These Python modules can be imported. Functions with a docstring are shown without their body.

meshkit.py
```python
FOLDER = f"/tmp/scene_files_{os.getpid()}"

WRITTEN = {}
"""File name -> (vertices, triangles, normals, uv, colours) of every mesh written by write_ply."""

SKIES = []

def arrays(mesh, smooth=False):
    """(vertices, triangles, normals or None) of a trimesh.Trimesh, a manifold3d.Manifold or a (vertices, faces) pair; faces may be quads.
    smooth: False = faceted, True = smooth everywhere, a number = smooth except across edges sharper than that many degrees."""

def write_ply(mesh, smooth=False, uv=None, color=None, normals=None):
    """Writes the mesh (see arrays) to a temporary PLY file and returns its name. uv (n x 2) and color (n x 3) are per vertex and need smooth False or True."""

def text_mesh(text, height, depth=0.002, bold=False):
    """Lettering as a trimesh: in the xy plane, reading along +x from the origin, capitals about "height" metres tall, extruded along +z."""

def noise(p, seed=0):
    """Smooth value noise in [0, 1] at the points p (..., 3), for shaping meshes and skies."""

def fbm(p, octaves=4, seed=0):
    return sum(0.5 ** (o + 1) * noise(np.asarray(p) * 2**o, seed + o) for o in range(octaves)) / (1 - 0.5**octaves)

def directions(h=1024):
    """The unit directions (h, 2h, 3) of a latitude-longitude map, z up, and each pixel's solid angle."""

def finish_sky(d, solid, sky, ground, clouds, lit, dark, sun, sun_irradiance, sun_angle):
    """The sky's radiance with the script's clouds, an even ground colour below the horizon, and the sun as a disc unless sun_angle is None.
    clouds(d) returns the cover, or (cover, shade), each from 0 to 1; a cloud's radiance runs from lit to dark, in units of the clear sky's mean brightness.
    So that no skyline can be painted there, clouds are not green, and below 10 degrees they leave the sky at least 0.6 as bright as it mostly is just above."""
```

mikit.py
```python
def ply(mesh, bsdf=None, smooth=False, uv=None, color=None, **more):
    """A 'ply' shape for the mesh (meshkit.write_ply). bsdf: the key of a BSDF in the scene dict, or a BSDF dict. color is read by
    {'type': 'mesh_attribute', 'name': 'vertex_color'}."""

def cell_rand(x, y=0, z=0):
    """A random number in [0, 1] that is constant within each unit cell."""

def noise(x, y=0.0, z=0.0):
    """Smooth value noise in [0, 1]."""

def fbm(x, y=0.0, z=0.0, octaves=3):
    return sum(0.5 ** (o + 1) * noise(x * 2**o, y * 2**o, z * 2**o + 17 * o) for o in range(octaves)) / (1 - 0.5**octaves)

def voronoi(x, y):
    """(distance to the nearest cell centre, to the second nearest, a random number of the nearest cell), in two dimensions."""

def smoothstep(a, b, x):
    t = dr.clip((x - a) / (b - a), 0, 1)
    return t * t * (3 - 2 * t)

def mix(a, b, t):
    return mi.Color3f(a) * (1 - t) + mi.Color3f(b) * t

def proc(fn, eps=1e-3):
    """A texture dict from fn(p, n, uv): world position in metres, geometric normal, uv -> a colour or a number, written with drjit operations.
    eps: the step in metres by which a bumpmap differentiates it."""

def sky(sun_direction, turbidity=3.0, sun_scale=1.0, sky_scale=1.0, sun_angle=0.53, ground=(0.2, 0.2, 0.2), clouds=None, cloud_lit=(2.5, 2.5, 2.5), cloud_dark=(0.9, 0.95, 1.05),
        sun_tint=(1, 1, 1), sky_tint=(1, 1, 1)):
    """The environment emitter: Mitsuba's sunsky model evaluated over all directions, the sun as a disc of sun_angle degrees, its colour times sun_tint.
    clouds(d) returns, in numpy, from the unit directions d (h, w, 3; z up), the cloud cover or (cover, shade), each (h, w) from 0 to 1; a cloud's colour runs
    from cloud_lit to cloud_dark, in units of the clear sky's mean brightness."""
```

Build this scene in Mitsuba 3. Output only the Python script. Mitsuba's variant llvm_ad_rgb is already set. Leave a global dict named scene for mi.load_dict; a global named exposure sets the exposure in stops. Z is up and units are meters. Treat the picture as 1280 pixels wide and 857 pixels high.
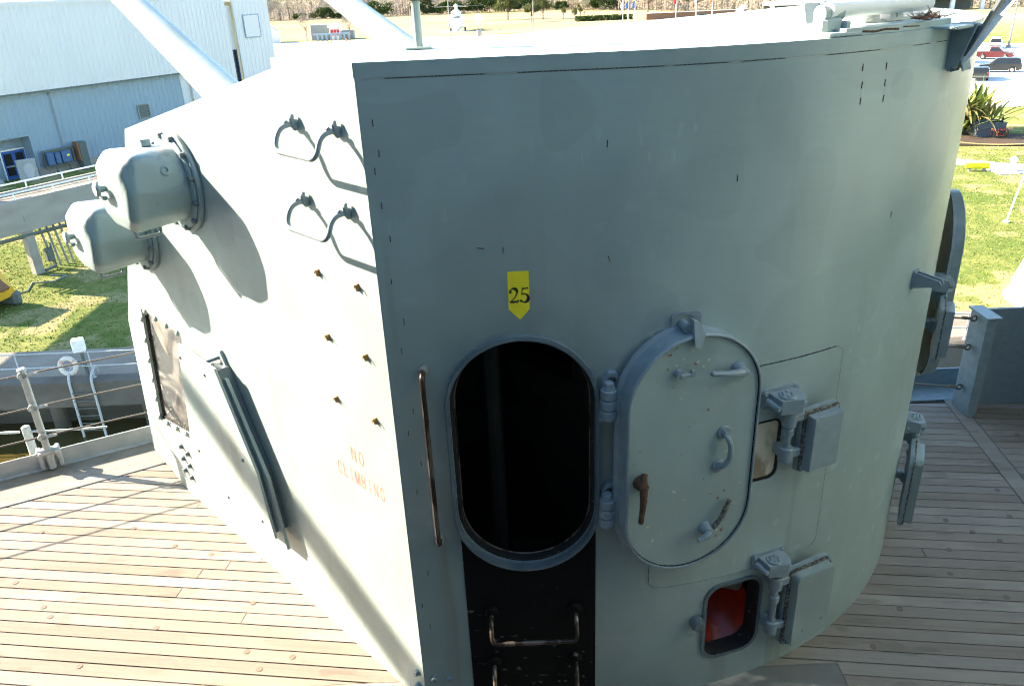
import math, random
import numpy as np, trimesh, shapely
from shapely.geometry import Polygon, Point, box as sbox, LineString
from shapely import affinity
import manifold3d as m3
import drjit as dr
import mitsuba as mi
import mikit, meshkit
from mikit import noise, fbm, voronoi, cell_rand, smoothstep, mix, proc

random.seed(7)
rng = np.random.default_rng(7)
T = mi.ScalarTransform4f
scene, labels = {}, {}

# ------------------------------------------------------------------ camera, sky, exposure
FOC = 985.0                                             # focal length in pixels of a 1280 wide picture
_down = np.array([95.0, 2171.5, FOC]); _down /= np.linalg.norm(_down)
_up = -_down
_Y = np.array([0, 0, 1.0]) - _up * _up[2]; _Y /= np.linalg.norm(_Y)
_R = np.array([np.cross(_Y, _up), _Y, _up])             # world = _R @ (x right, y down, z forward)
CAM = np.array([0, 0, 3.1])
scene['camera'] = {'type': 'perspective', 'fov_axis': 'x', 'fov': math.degrees(2 * math.atan(640 / FOC)), 'near_clip': 0.05, 'far_clip': 3000.0,
                   'to_world': T().look_at(origin=CAM.tolist(), target=(CAM + _R[:, 2]).tolist(), up=(-_R[:, 1]).tolist())}
SUN_EL, SUN_AZ = math.radians(28), math.radians(164)
SUN = np.array([math.cos(SUN_EL) * math.cos(SUN_AZ), math.cos(SUN_EL) * math.sin(SUN_AZ), math.sin(SUN_EL)])
scene['sky'] = mikit.sky(SUN.tolist(), turbidity=3, ground=(0.16, 0.16, 0.12), sun_tint=(0.97, 1.0, 1.13))
exposure = 4.4

# ------------------------------------------------------------------ bookkeeping
def ply(mesh, mat, smooth=False): return mikit.ply(mesh, 'mat_' + mat, smooth)
def numbered(key):
    if key not in USED:
        USED.add(key); return key
    n = 1
    while f'{key}_{n:03d}' in USED: n += 1
    USED.add(f'{key}_{n:03d}'); return f'{key}_{n:03d}'
USED = set()
def thing(name, label, cat, group=None):
    k = numbered(name); labels[k] = {'label': label, 'category': cat}
    if group: labels[k]['group'] = group
    return k
def struct(name, mesh, mat, smooth=False, kind='structure', label=None, cat=None):
    k = numbered(name); scene[k] = ply(mesh, mat, smooth); labels[k] = {'kind': kind}
    if label: labels[k]['label'] = label
    if cat: labels[k]['category'] = cat
    return k
def part(parent, name, mesh, mat, smooth=30, label=None, kind=None):
    k = numbered(parent + '__' + name); scene[k] = ply(mesh, mat, smooth)
    if label or kind:
        labels[k] = {}
        if label: labels[k]['label'] = label
        if kind: labels[k]['kind'] = kind
    return k
def solo(name, mesh, mat, label, cat, group=None, smooth=30):
    k = thing(name, label, cat, group); scene[k] = ply(mesh, mat, smooth); return k

# ------------------------------------------------------------------ mesh helpers
def tm(m):
    if isinstance(m, trimesh.Trimesh): return m
    a = m.to_mesh(); return trimesh.Trimesh(np.array(a.vert_properties[:, :3], float), np.array(a.tri_verts), process=False)
def cat(*ms):
    l = []
    for m in ms: l += list(m) if isinstance(m, (list, tuple)) else [m]
    return trimesh.util.concatenate([tm(m) for m in l])
def hull(pts): return tm(m3.Manifold.hull_points(np.asarray(pts, float)))
def cbox(sx, sy, sz, c=0.006, at=(0, 0, 0)):
    """box with chamfered edges"""
    p = []; h = np.array([sx, sy, sz]) / 2
    c = min(c, h.min() * 0.9)
    for sg in np.ndindex(2, 2, 2):
        s = np.array(sg) * 2 - 1
        for k in range(3):
            q = h - c; q[k] = h[k]; p.append(s * q)
    m = hull(p); m.apply_translation(at); return m
def bx(x0, x1, y0, y1, z0, z1, c=0.0):
    if c: return cbox(x1 - x0, y1 - y0, z1 - z0, c, ((x0 + x1) / 2, (y0 + y1) / 2, (z0 + z1) / 2))
    m = trimesh.creation.box((x1 - x0, y1 - y0, z1 - z0)); m.apply_translation(((x0 + x1) / 2, (y0 + y1) / 2, (z0 + z1) / 2)); return m
def cyl(r, h, n=20, r2=None, c=0.0):
    """along +z from 0 to h, with chamfered ends"""
    r2 = r if r2 is None else r2
    prof = [(0, 0), (r - c, 0), (r, c), (r2, h - c), (r2 - c, h), (0, h)] if c else [(0, 0), (r, 0), (r2, h), (0, h)]
    return trimesh.creation.revolve(np.array(prof), sections=n)
def lathe(prof, n=24): return trimesh.creation.revolve(np.array(prof, float), sections=n)
def tube(P, r, n=10, closed=False, caps=True):
    P = np.asarray(P, float); N = len(P); r = np.broadcast_to(np.asarray(r, float), (N,))
    d = np.gradient(P, axis=0) if not closed else np.roll(P, -1, 0) - np.roll(P, 1, 0)
    d /= np.linalg.norm(d, axis=1, keepdims=True) + 1e-12
    a = np.cross(d[0], [0, 0, 1] if abs(d[0][2]) < .9 else [1, 0, 0]); a /= np.linalg.norm(a)
    V = []
    for i in range(N):
        a = a - d[i] * (a @ d[i]); a /= np.linalg.norm(a); b = np.cross(d[i], a)
        for k in range(n):
            t = 2 * math.pi * k / n; V.append(P[i] + r[i] * (math.cos(t) * a + math.sin(t) * b))
    F = []
    for i in range(N if closed else N - 1):
        j = (i + 1) % N
        for k in range(n):
            l = (k + 1) % n
            F += [[i * n + k, i * n + l, j * n + l], [i * n + k, j * n + l, j * n + k]]
    if caps and not closed:
        V += [P[0], P[-1]]
        for k in range(n):
            l = (k + 1) % n
            F += [[N * n, l, k], [N * n + 1, (N - 1) * n + k, (N - 1) * n + l]]
    m = trimesh.Trimesh(np.array(V), np.array(F), process=False)
    if closed: m.fix_normals()
    return m
def rounded(P, rad, k=6):
    """polyline with rounded corners"""
    P = [np.array(p, float) for p in P]; out = [P[0]]
    for i in range(1, len(P) - 1):
        a, b = P[i - 1] - P[i], P[i + 1] - P[i]; la, lb = np.linalg.norm(a), np.linalg.norm(b)
        r = min(rad, la * .49, lb * .49); A, B = P[i] + a / la * r, P[i] + b / lb * r
        for t in np.linspace(0, 1, k): out.append((1 - t) ** 2 * A + 2 * t * (1 - t) * P[i] + t * t * B)
    out.append(P[-1]); return np.array(out)
def seg(a, b, r, n=8): return tube([a, b], r, n)
def ext(poly, h, z=0.0):
    """extrude a polygon along +z from z to z + h"""
    gs = getattr(poly, 'geoms', [poly])
    m = cat([trimesh.creation.extrude_polygon(g, h, engine='earcut') for g in gs if g.area > 1e-9]); m.apply_translation((0, 0, z)); return m
def man(poly, h, z=0.0):
    cs = m3.CrossSection([np.array(r.coords)[:-1] for g in getattr(poly, 'geoms', [poly]) for r in [shapely.geometry.polygon.orient(g).exterior, *shapely.geometry.polygon.orient(g).interiors]], m3.FillRule.EvenOdd)
    return cs.extrude(h).translate((0, 0, z))
def rrect(x0, y0, x1, y1, r, q=8): return sbox(x0 + r, y0 + r, x1 - r, y1 - r).buffer(r, quad_segs=q)
def mv(m, M=None, t=None):
    m = tm(m).copy()
    if M is not None: m.apply_transform(M)
    if t is not None: m.apply_translation(t)
    return m
def rot(axis, deg): return trimesh.transformations.rotation_matrix(math.radians(deg), axis)
def frame(P, X, Y, Z):
    M = np.eye(4); M[:3, 0], M[:3, 1], M[:3, 2], M[:3, 3] = X, Y, Z, P; return M
def sphere(r, at=(0, 0, 0), sub=2):
    m = trimesh.creation.icosphere(sub, r); m.apply_translation(at); return m
def hexbolt(r, h):
    b = cyl(r, h, 6, c=r * .15); w = cyl(r * 1.25, h * .25, 14); return cat(b, w)

def leaf_quads(centers, size, flat=.0):
    n = len(centers)
    d1 = rng.normal(size=(n, 3)); d1 /= np.linalg.norm(d1, axis=1, keepdims=True)
    d2 = np.cross(d1, rng.normal(size=(n, 3))); d2 /= np.linalg.norm(d2, axis=1, keepdims=True)
    s = (size * rng.uniform(.6, 1.3, n))[:, None]
    V = np.stack([centers - d1 * s, centers + d2 * s * .45, centers + d1 * s, centers - d2 * s * .45], 1).reshape(-1, 3)
    i = np.arange(n)[:, None] * 4
    return trimesh.Trimesh(V, np.vstack([i + [0, 1, 2], i + [0, 2, 3]]), process=False)

# ------------------------------------------------------------------ materials
def C(*v): return {'type': 'rgb', 'value': list(v)}
def principled(col, rough=.5, **k):
    return {'type': 'twosided', 'bsdf': {'type': 'principled', 'base_color': col if isinstance(col, dict) else C(*col), 'roughness': rough, **k}}
def bumped(inner, fn, scale=1.0, eps=1e-3):
    b = inner['bsdf'] if inner['type'] == 'twosided' else inner
    return {'type': 'twosided', 'bsdf': {'type': 'bumpmap', 'arbitrary': proc(fn, eps), 'scale': scale, 'bsdf': b}}
GRAY = (.285, .365, .362)
def paint_col(p, n, uv):
    x, y, z = p.x, p.y, p.z
    big = fbm(x * 1.3, y * 1.3, z * 1.1, 3); fine = fbm(x * 9, y * 9, z * 3.0, 3)
    c = mix(tuple(v * .80 for v in GRAY), tuple(v * 1.16 for v in GRAY), smoothstep(.3, .7, big) * .6 + fine * .4)
    spots = smoothstep(.80, .88, noise(x * 21, y * 21, z * 16)) * smoothstep(.5, .66, noise(x * 2.1, y * 2.1, z * 2.3))
    c = mix(c, tuple(v * 1.18 for v in GRAY), spots * .35)
    dark = smoothstep(.60, .75, fbm(x * 3.1 + 8, y * 3.1, z * 2.1, 3))
    c = mix(c, (.15, .20, .205), dark * .30)
    # rain runs down the plating
    run = smoothstep(.62, .8, fbm(x * 16, y * 16, z * .55, 2)) * smoothstep(.45, .7, noise(x * 2.2 + 3, y * 2.2, z * .8))
    c = mix(c, (.19, .215, .19), run * .4)
    return c
def paint_wall_col(p, n, uv):
    c = paint_col(p, n, uv); x, z = p.x, p.z
    # rust run below the long grab rail
    wob = (noise(z * 2.2, 3.0) - .5) * .012
    fade = smoothstep(1.0, .93, z) * smoothstep(-.2, .5, z)
    band = (dr.exp(-dr.square((x + .335 + wob) / .030)) * .55 + dr.exp(-dr.square((x + .318 + wob * 2) / .012)) * .5) * fade * (.35 + .65 * fbm(x * 70, z * 1.3, 2.0, 3)) * dr.select(p.y < 2.75, 1.0, 0.0)
    c = mix(c, (.19, .125, .06), dr.minimum(band, 1) * .8)
    # grime worn round the doorway by hands and feet
    dz_ = dr.maximum(dr.abs(z - 1.362) - .26, 0); dd = dr.sqrt(dr.square(x - .03) + dr.square(dz_)) - .30
    halo = dr.exp(-dr.square(dr.maximum(dd, 0) / .13)) * (.35 + .65 * fbm(x * 9, z * 5, 4.0, 3)) * dr.select(p.y < 2.76, 1.0, 0.0)
    c = mix(c, (.13, .155, .15), halo * .55)
    # pale scuffs and rubbed lines
    sc = smoothstep(.68, .76, fbm(x * 60, p.y * 60, z * 11.0, 3)) * smoothstep(.66, .78, noise(x * 3.3 + 11, p.y * 3.3, z * 3.1))
    c = mix(c, tuple(v * 1.4 for v in GRAY), sc * .3)
    # smudges and brushed-on touch-up patches
    pt = smoothstep(.58, .60, noise(x * 2.3 + 5, p.y * 2.3, z * 1.7 + 2)) * .5 + smoothstep(.64, .66, noise(x * 5.3 + 15, p.y * 5.3, z * 3.7 + 2)) * .5
    c = mix(c, tuple(v * .82 for v in GRAY), pt * .5)
    st = fbm(x * 8 + z * 2, p.y * 8, z * 60, 2)
    c = c * (.975 + .05 * st)
    # patchy darker tone about the black strip, stronger towards the bottom
    g = dr.exp(-dr.square((x - .06) / .42)) * smoothstep(1.6, .4, z) * fbm(x * 5, z * 2.5, 1.0, 3) * dr.select(p.y < 2.8, 1.0, 0.0)
    c = mix(c, (.12, .14, .13), g * .7)
    # welding scars: small dark vertical ticks, with a trace of rust
    return c
def paint_bump(p, n, uv):
    x, y, z = p.x, p.y, p.z
    return fbm(x * 4.0, y * 4.0, z * 3.0, 2) * .0035 + fbm(x * 38, y * 38, z * 30, 2) * .00035 + smoothstep(.62, .75, noise(x * 60, y * 60, z * 45)) * smoothstep(.55, .7, noise(x * 5, y * 5, z * 4)) * .0005
def chip_col(p, n, uv):
    x, y, z = p.x, p.y, p.z
    c = paint_col(p, n, uv) * .92
    chips = smoothstep(.735, .76, fbm(x * 46, y * 46, z * 42, 3)) * smoothstep(.5, .62, noise(x * 6, y * 6, z * 5))
    c = mix(c, (.52, .48, .38), chips * .9)
    rust = smoothstep(.745, .775, fbm(x * 40 + 5, y * 40, z * 36, 3)) * smoothstep(.55, .65, noise(x * 5 + 3, y * 5, z * 5))
    return mix(c, (.17, .07, .025), rust * .8)
def hood_col(p, n, uv):
    x, y, z = p.x, p.y, p.z
    c = paint_col(p, n, uv) * mi.Color3f(.80, .86, .92)
    dirt = smoothstep(.45, .62, fbm(x * 16, y * 16, z * 14, 3)) * smoothstep(.3, .8, n.z)
    c = mix(c, (.13, .16, .18), dirt * .5)
    return mix(c, (.23, .13, .06), smoothstep(.76, .82, fbm(x * 46, y * 46, z * 40, 3)) * .4)
def blotch_bump(p, n, uv): return fbm(p.x * 30, p.y * 30, p.z * 30, 3) * .0025
scene['mat_paint'] = bumped(principled(proc(paint_wall_col), .34, specular=.5), paint_bump)
scene['mat_paint_plain'] = bumped(principled(proc(paint_col), .40, specular=.5), paint_bump)
scene['mat_paint_chipped'] = bumped(principled(proc(chip_col), .42, specular=.5), blotch_bump, .35)
scene['mat_paint_hood'] = bumped(principled(proc(hood_col), .40, specular=.5), blotch_bump, .8)
scene['mat_paint_blue'] = bumped(principled(proc(lambda p, n, uv: mix((.16, .22, .26), (.24, .30, .33), fbm(p.x * 25, p.y * 25, p.z * 25, 3))), .38), blotch_bump, .5)
scene['mat_house_paint'] = principled((.15, .175, .18), .6)  # dark coat of the unseen superstructure, keeps its bounced light low
scene['mat_paint_dark'] = principled(proc(lambda p, n, uv: mix((.07, .10, .12), (.13, .17, .19), fbm(p.x * 12, p.y * 12, p.z * 12, 3))), .5)
scene['mat_black_paint'] = bumped(principled(proc(lambda p, n, uv: mix((.004, .004, .0045), (.10, .10, .095), smoothstep(.66, .80, fbm(p.x * 30, p.y * 9, p.z * 45, 3)) * smoothstep(.5, .6, noise(p.x * 4, p.z * 7.0)))), .7, specular=.15), blotch_bump, .3)
scene['mat_gasket'] = bumped(principled(proc(lambda p, n, uv: mix((.010, .011, .012), (.10, .10, .09), smoothstep(.68, .8, fbm(p.x * 55, p.y * 55, p.z * 55, 3)))), .7), blotch_bump, .6)
scene['mat_seam'] = principled(proc(lambda p, n, uv: mix((.05, .06, .06), (.42, .44, .42), smoothstep(.52, .62, noise(p.x * 9, p.y * 9, 2.0)))), .7)
scene['mat_gasket_worn'] = bumped(principled(proc(lambda p, n, uv: mix((.05, .05, .048), (.24, .225, .19), smoothstep(.42, .70, fbm(p.x * 130, p.y * 130, p.z * 90, 3)))), .8), blotch_bump, .8)
scene['mat_worn_steel'] = principled(proc(lambda p, n, uv: mix((.17, .14, .12), (.045, .032, .025), smoothstep(.45, .62, fbm(p.x * 30, p.y * 30, p.z * 8, 3)))), .33, metallic=.7)
scene['mat_bright_steel'] = principled((.55, .53, .50), .3, metallic=.85)
scene['mat_rust'] = bumped(principled(proc(lambda p, n, uv: mix((.032, .018, .012), (.12, .062, .034), fbm(p.x * 60, p.y * 60, p.z * 60, 3))), .85), blotch_bump, 1.0)
scene['mat_rusty_clip'] = bumped(principled(proc(lambda p, n, uv: mix((.15, .06, .02), (.55, .33, .13), fbm(p.x * 50, p.y * 50, p.z * 50, 2))), .8), blotch_bump, .5)
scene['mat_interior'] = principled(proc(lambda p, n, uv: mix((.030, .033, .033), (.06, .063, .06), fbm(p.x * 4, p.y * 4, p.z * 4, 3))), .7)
scene['mat_interior_white'] = principled(proc(lambda p, n, uv: mix((.5, .5, .47), (.12, .11, .10), smoothstep(.45, .6, fbm(p.x * 9, p.y * 9, p.z * 9, 4)))), .6)
scene['mat_red_paint'] = bumped(principled(proc(lambda p, n, uv: mix((.50, .035, .015), (.22, .02, .012), fbm(p.x * 16, p.y * 16, p.z * 16, 4))), .3), blotch_bump, .5)
scene['mat_tan_panel'] = principled(proc(lambda p, n, uv: mix((.74, .66, .50), (.30, .24, .16), smoothstep(.50, .68, fbm(p.x * 9, p.y * 9, p.z * 6, 4)))), .45)
scene['mat_yellow'] = principled((.86, .72, .02), .45)
scene['mat_black_ink'] = principled((.012, .012, .012), .5)
scene['mat_red_ink'] = principled(proc(lambda p, n, uv: mix((.55, .11, .08), (.50, .24, .20), fbm(p.x * 14, p.y * 14, p.z * 14, 3))), .6)
def warp_bump(p, n, uv):
    return fbm(p.x * 3.2 + 2 * noise(p.x * 3, p.y * 3, p.z * 4), p.y * 3.2, p.z * 4.0 + 1.5 * noise(p.x * 4, p.z * 3.0), 2) * .055
scene['mat_clouded_plastic'] = bumped(principled(proc(lambda p, n, uv: mix((.045, .05, .055), (.20, .20, .195), smoothstep(.40, .60, fbm(p.x * 2.2 + 2.5 * noise(p.x * 4, p.y * 4, p.z * 4), p.y * 2.2, p.z * 4.5 + 2.0 * noise(p.x * 5, p.z * 5), 3)))), .12, specular=.8, clearcoat=1.0, clearcoat_gloss=.95), warp_bump)  # dark and pale swirls are wavy reflections painted into the base colour
A8 = math.radians(8)
def teak(base, dark):
    def f(p, n, uv):
        a = p.x * math.cos(A8) - p.y * math.sin(A8); b = p.x * math.sin(A8) + p.y * math.cos(A8)
        row = dr.floor(b / .0826)
        g = fbm(a * 3.0 + row * 7.3, b * 190, row, 3); bl = fbm(a * 2.1, b * 7 + row, 0, 3)
        c = mix(dark, base, g * .75 + bl * .25)
        c = mix(c, tuple(v * 1.25 for v in base), smoothstep(.55, .75, bl) * .35)
        return mix(c, tuple(v * .55 for v in dark), smoothstep(.68, .80, fbm(a * 5, b * 18, 5.0, 3)) * .35)
    return f
def teak_bump(p, n, uv):
    a = p.x * math.cos(A8) - p.y * math.sin(A8); b = p.x * math.sin(A8) + p.y * math.cos(A8)
    return fbm(a * 4, b * 160, 0, 2) * .0012
TEAK = [((.270, .243, .215), (.200, .176, .152)), ((.300, .275, .245), (.225, .203, .178)), ((.248, .220, .190), (.180, .156, .132)), ((.285, .262, .238), (.212, .193, .174))]
for i, (b_, d_) in enumerate(TEAK):
    scene[f'mat_teak_{i}'] = bumped(principled(proc(teak(b_, d_)), .75, specular=.15), teak_bump)
scene['mat_caulk'] = principled((.035, .032, .03), .8)
scene['mat_wood_plug'] = principled((.15, .12, .095), .7)
scene['mat_deck_steel'] = bumped(principled(proc(lambda p, n, uv: mix(mix((.20, .21, .20), (.12, .12, .11), fbm(p.x * 5, p.y * 5, 0, 4)), (.40, .36, .30), smoothstep(.5, .66, fbm(p.x * 3.1, p.y * 7, 4.0, 4)))), .6), blotch_bump, .4)  # grey steel colour with random pale patches
scene['mat_non_skid'] = principled((.05, .055, .06), .9)  # dark deck sheet out of view, cuts bounce onto the lower rear wall
scene['mat_galvanised'] = bumped(principled(proc(lambda p, n, uv: mix((.30, .33, .34), (.42, .44, .44), fbm(p.x * 14, p.y * 14, p.z * 14, 3))), .5), blotch_bump, .4)
scene['mat_cable'] = principled((.16, .14, .12), .55, metallic=.3)
scene['mat_waterway'] = principled(proc(lambda p, n, uv: mix((.24, .23, .19), (.13, .115, .09), fbm(p.x * 6, p.y * 6, 0, 4))), .7)
def grass_col(p, n, uv):
    x, y = p.x, p.y
    b = fbm(x * .22, y * .22, 0, 4); s = fbm(x * 2.6, y * 2.6, 3, 3)
    c = mix((.08, .116, .026), (.165, .18, .055), smoothstep(.3, .7, b * .6 + s * .4))
    c = mix(c, (.30, .25, .13), smoothstep(.56, .68, fbm(x * .55 + 9, y * .55, 1, 4)) * .65)
    far = smoothstep(175, 260, dr.sqrt(x * x + y * y))            # the unmown field beyond the car park is straw coloured
    dry = mix((.23, .20, .11), (.29, .245, .155), fbm(x * .03, y * .06, 2, 3))
    return mix(c, mix(dry, (.20, .19, .07), smoothstep(.52, .7, fbm(x * .02 + 3, y * .05, 7, 3)) * .6), far)
scene['mat_grass'] = principled(proc(grass_col), .9, specular=.1)
for i, c_ in enumerate([(.13, .19, .04), (.21, .235, .065), (.26, .235, .10)]):
    scene[f'mat_blade_{i}'] = {'type': 'twosided', 'bsdf': {'type': 'diffuse', 'reflectance': C(*c_)}}
scene['mat_lot'] = principled(proc(lambda p, n, uv: mix(mix((.46, .44, .40), (.56, .54, .50), fbm(p.x * .12, p.y * .12, 0, 4)), (.30, .28, .26), smoothstep(.62, .72, fbm(p.x * .5, p.y * .5, 3, 4)) * .5)), .85)
scene['mat_concrete'] = bumped(principled(proc(lambda p, n, uv: mix((.20, .19, .165), (.32, .31, .275), fbm(p.x * .9, p.y * .9, p.z * 2.2, 4))), .85), lambda p, n, uv: fbm(p.x * 9, p.y * 9, p.z * 9, 3) * .01)
scene['mat_quay_top'] = principled(proc(lambda p, n, uv: mix((.13, .115, .09), (.22, .20, .165), fbm(p.x * .9, p.y * 1.9, 1.0, 4))), .9)
scene['mat_old_concrete'] = bumped(principled(proc(lambda p, n, uv: mix(mix((.045, .04, .032), (.13, .12, .10), fbm(p.x * 1.1, p.y * 1.1, p.z * 1.5, 4)), (.04, .04, .03), smoothstep(-9.9, -10.8, p.z + fbm(p.x * 1.5, p.y, 0, 3) * .6) * .9)), .85), lambda p, n, uv: fbm(p.x * 5, p.y * 5, p.z * 5, 3) * .03)
scene['mat_path'] = principled(proc(lambda p, n, uv: mix((.42, .40, .34), (.52, .50, .44), fbm(p.x * .8, p.y * .8, 0, 3))), .85)
scene['mat_water'] = bumped(principled((.055, .045, .014), .06, specular=.6), lambda p, n, uv: fbm(p.x * 1.6, p.y * 1.6, 0, 3) * .02)
scene['mat_cladding'] = principled(proc(lambda p, n, uv: mix((.52, .52, .50), (.58, .575, .555), fbm(p.x * .4, p.y * .4, p.z * .15, 3))), .45)
scene['mat_cladding_blue'] = principled(proc(lambda p, n, uv: mix((.19, .27, .32), (.22, .30, .35), fbm(p.x * .4, p.y * .4, p.z * .15, 3))), .45)
scene['mat_trim_dark'] = principled((.09, .11, .10), .6)
scene['mat_door_blue'] = principled((.02, .085, .30), .35)
scene['mat_box_blue'] = principled((.05, .11, .22), .45)
scene['mat_dark_glass'] = principled((.015, .017, .018), .08, specular=.6)
scene['mat_granite'] = principled(proc(lambda p, n, uv: mix((.26, .27, .26), (.36, .37, .36), noise(p.x * 22, p.y * 22, p.z * 22))), .6)
scene['mat_granite_rough'] = bumped(principled((.42, .43, .42), .8), lambda p, n, uv: fbm(p.x * 9, p.y * 9, p.z * 9, 3) * .05)
scene['mat_white_paint'] = principled((.74, .74, .72), .4)
scene['mat_orange'] = principled((.75, .16, .03), .5)
scene['mat_red'] = principled((.55, .03, .03), .5)
scene['mat_bloom_red'] = principled((.16, .012, .012), .6)
scene['mat_blue'] = principled((.03, .12, .50), .5)
scene['mat_brown'] = principled((.20, .10, .05), .6)
scene['mat_olive_grey'] = principled((.22, .24, .22), .6)
scene['mat_pole_grey'] = principled((.23, .23, .22), .5)
scene['mat_tyre'] = principled((.02, .02, .02), .7)
scene['mat_hub'] = principled((.5, .5, .5), .3, metallic=.8)
for nm_, c_ in dict(white=(.78, .78, .76), red=(.085, .009, .008), dark=(.010, .014, .013), silver=(.42, .43, .43), cream=(.70, .68, .60)).items():
    scene['mat_car_' + nm_] = principled(c_, .28, clearcoat=.8)
scene['mat_lamp_glass'] = principled((.8, .8, .8), .1)
scene['mat_lamp_red'] = principled((.5, .02, .02), .2)
def leafmat(c, tr=.35): return {'type': 'twosided', 'bsdf': {'type': 'diffuse', 'reflectance': C(*c)}} if tr == 0 else {'type': 'principledthin', 'base_color': C(*c), 'roughness': .7, 'diff_trans': tr}
scene['mat_leaf_green'] = leafmat((.06, .095, .025)); scene['mat_leaf_olive'] = leafmat((.11, .125, .05)); scene['mat_leaf_dark'] = leafmat((.055, .08, .03))
scene['mat_twig'] = leafmat((.27, .235, .19), 0); scene['mat_twig_light'] = leafmat((.36, .325, .225), 0); scene['mat_leaf_yellow'] = leafmat((.34, .27, .09)); scene['mat_leaf_lime'] = leafmat((.20, .26, .06))
scene['mat_bark'] = principled((.13, .10, .075), .9)
scene['mat_mulch'] = principled((.045, .030, .02), .9)
scene['mat_planter'] = principled((.05, .07, .085), .6)
scene['mat_rope_yellow'] = principled((.50, .40, .16), .8)
scene['mat_machine_yellow'] = principled(proc(lambda p, n, uv: mix((.62, .36, .03), (.16, .07, .02), smoothstep(.6, .66, fbm(p.x * 1.1, p.y * 1.1, p.z * 1.1, 3)))), .5)
scene['mat_canvas'] = principled((.78, .78, .76), .8)
scene['mat_ring_white'] = principled(proc(lambda p, n, uv: mix((.62, .60, .55), (.40, .38, .34), fbm(p.x * 3, p.y * 3, p.z * 3, 3))), .6)
scene['mat_mud'] = principled(proc(lambda p, n, uv: mix((.16, .13, .06), (.26, .21, .10), fbm(p.x * .5, p.y * .5, 0, 3))), .7)

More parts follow.
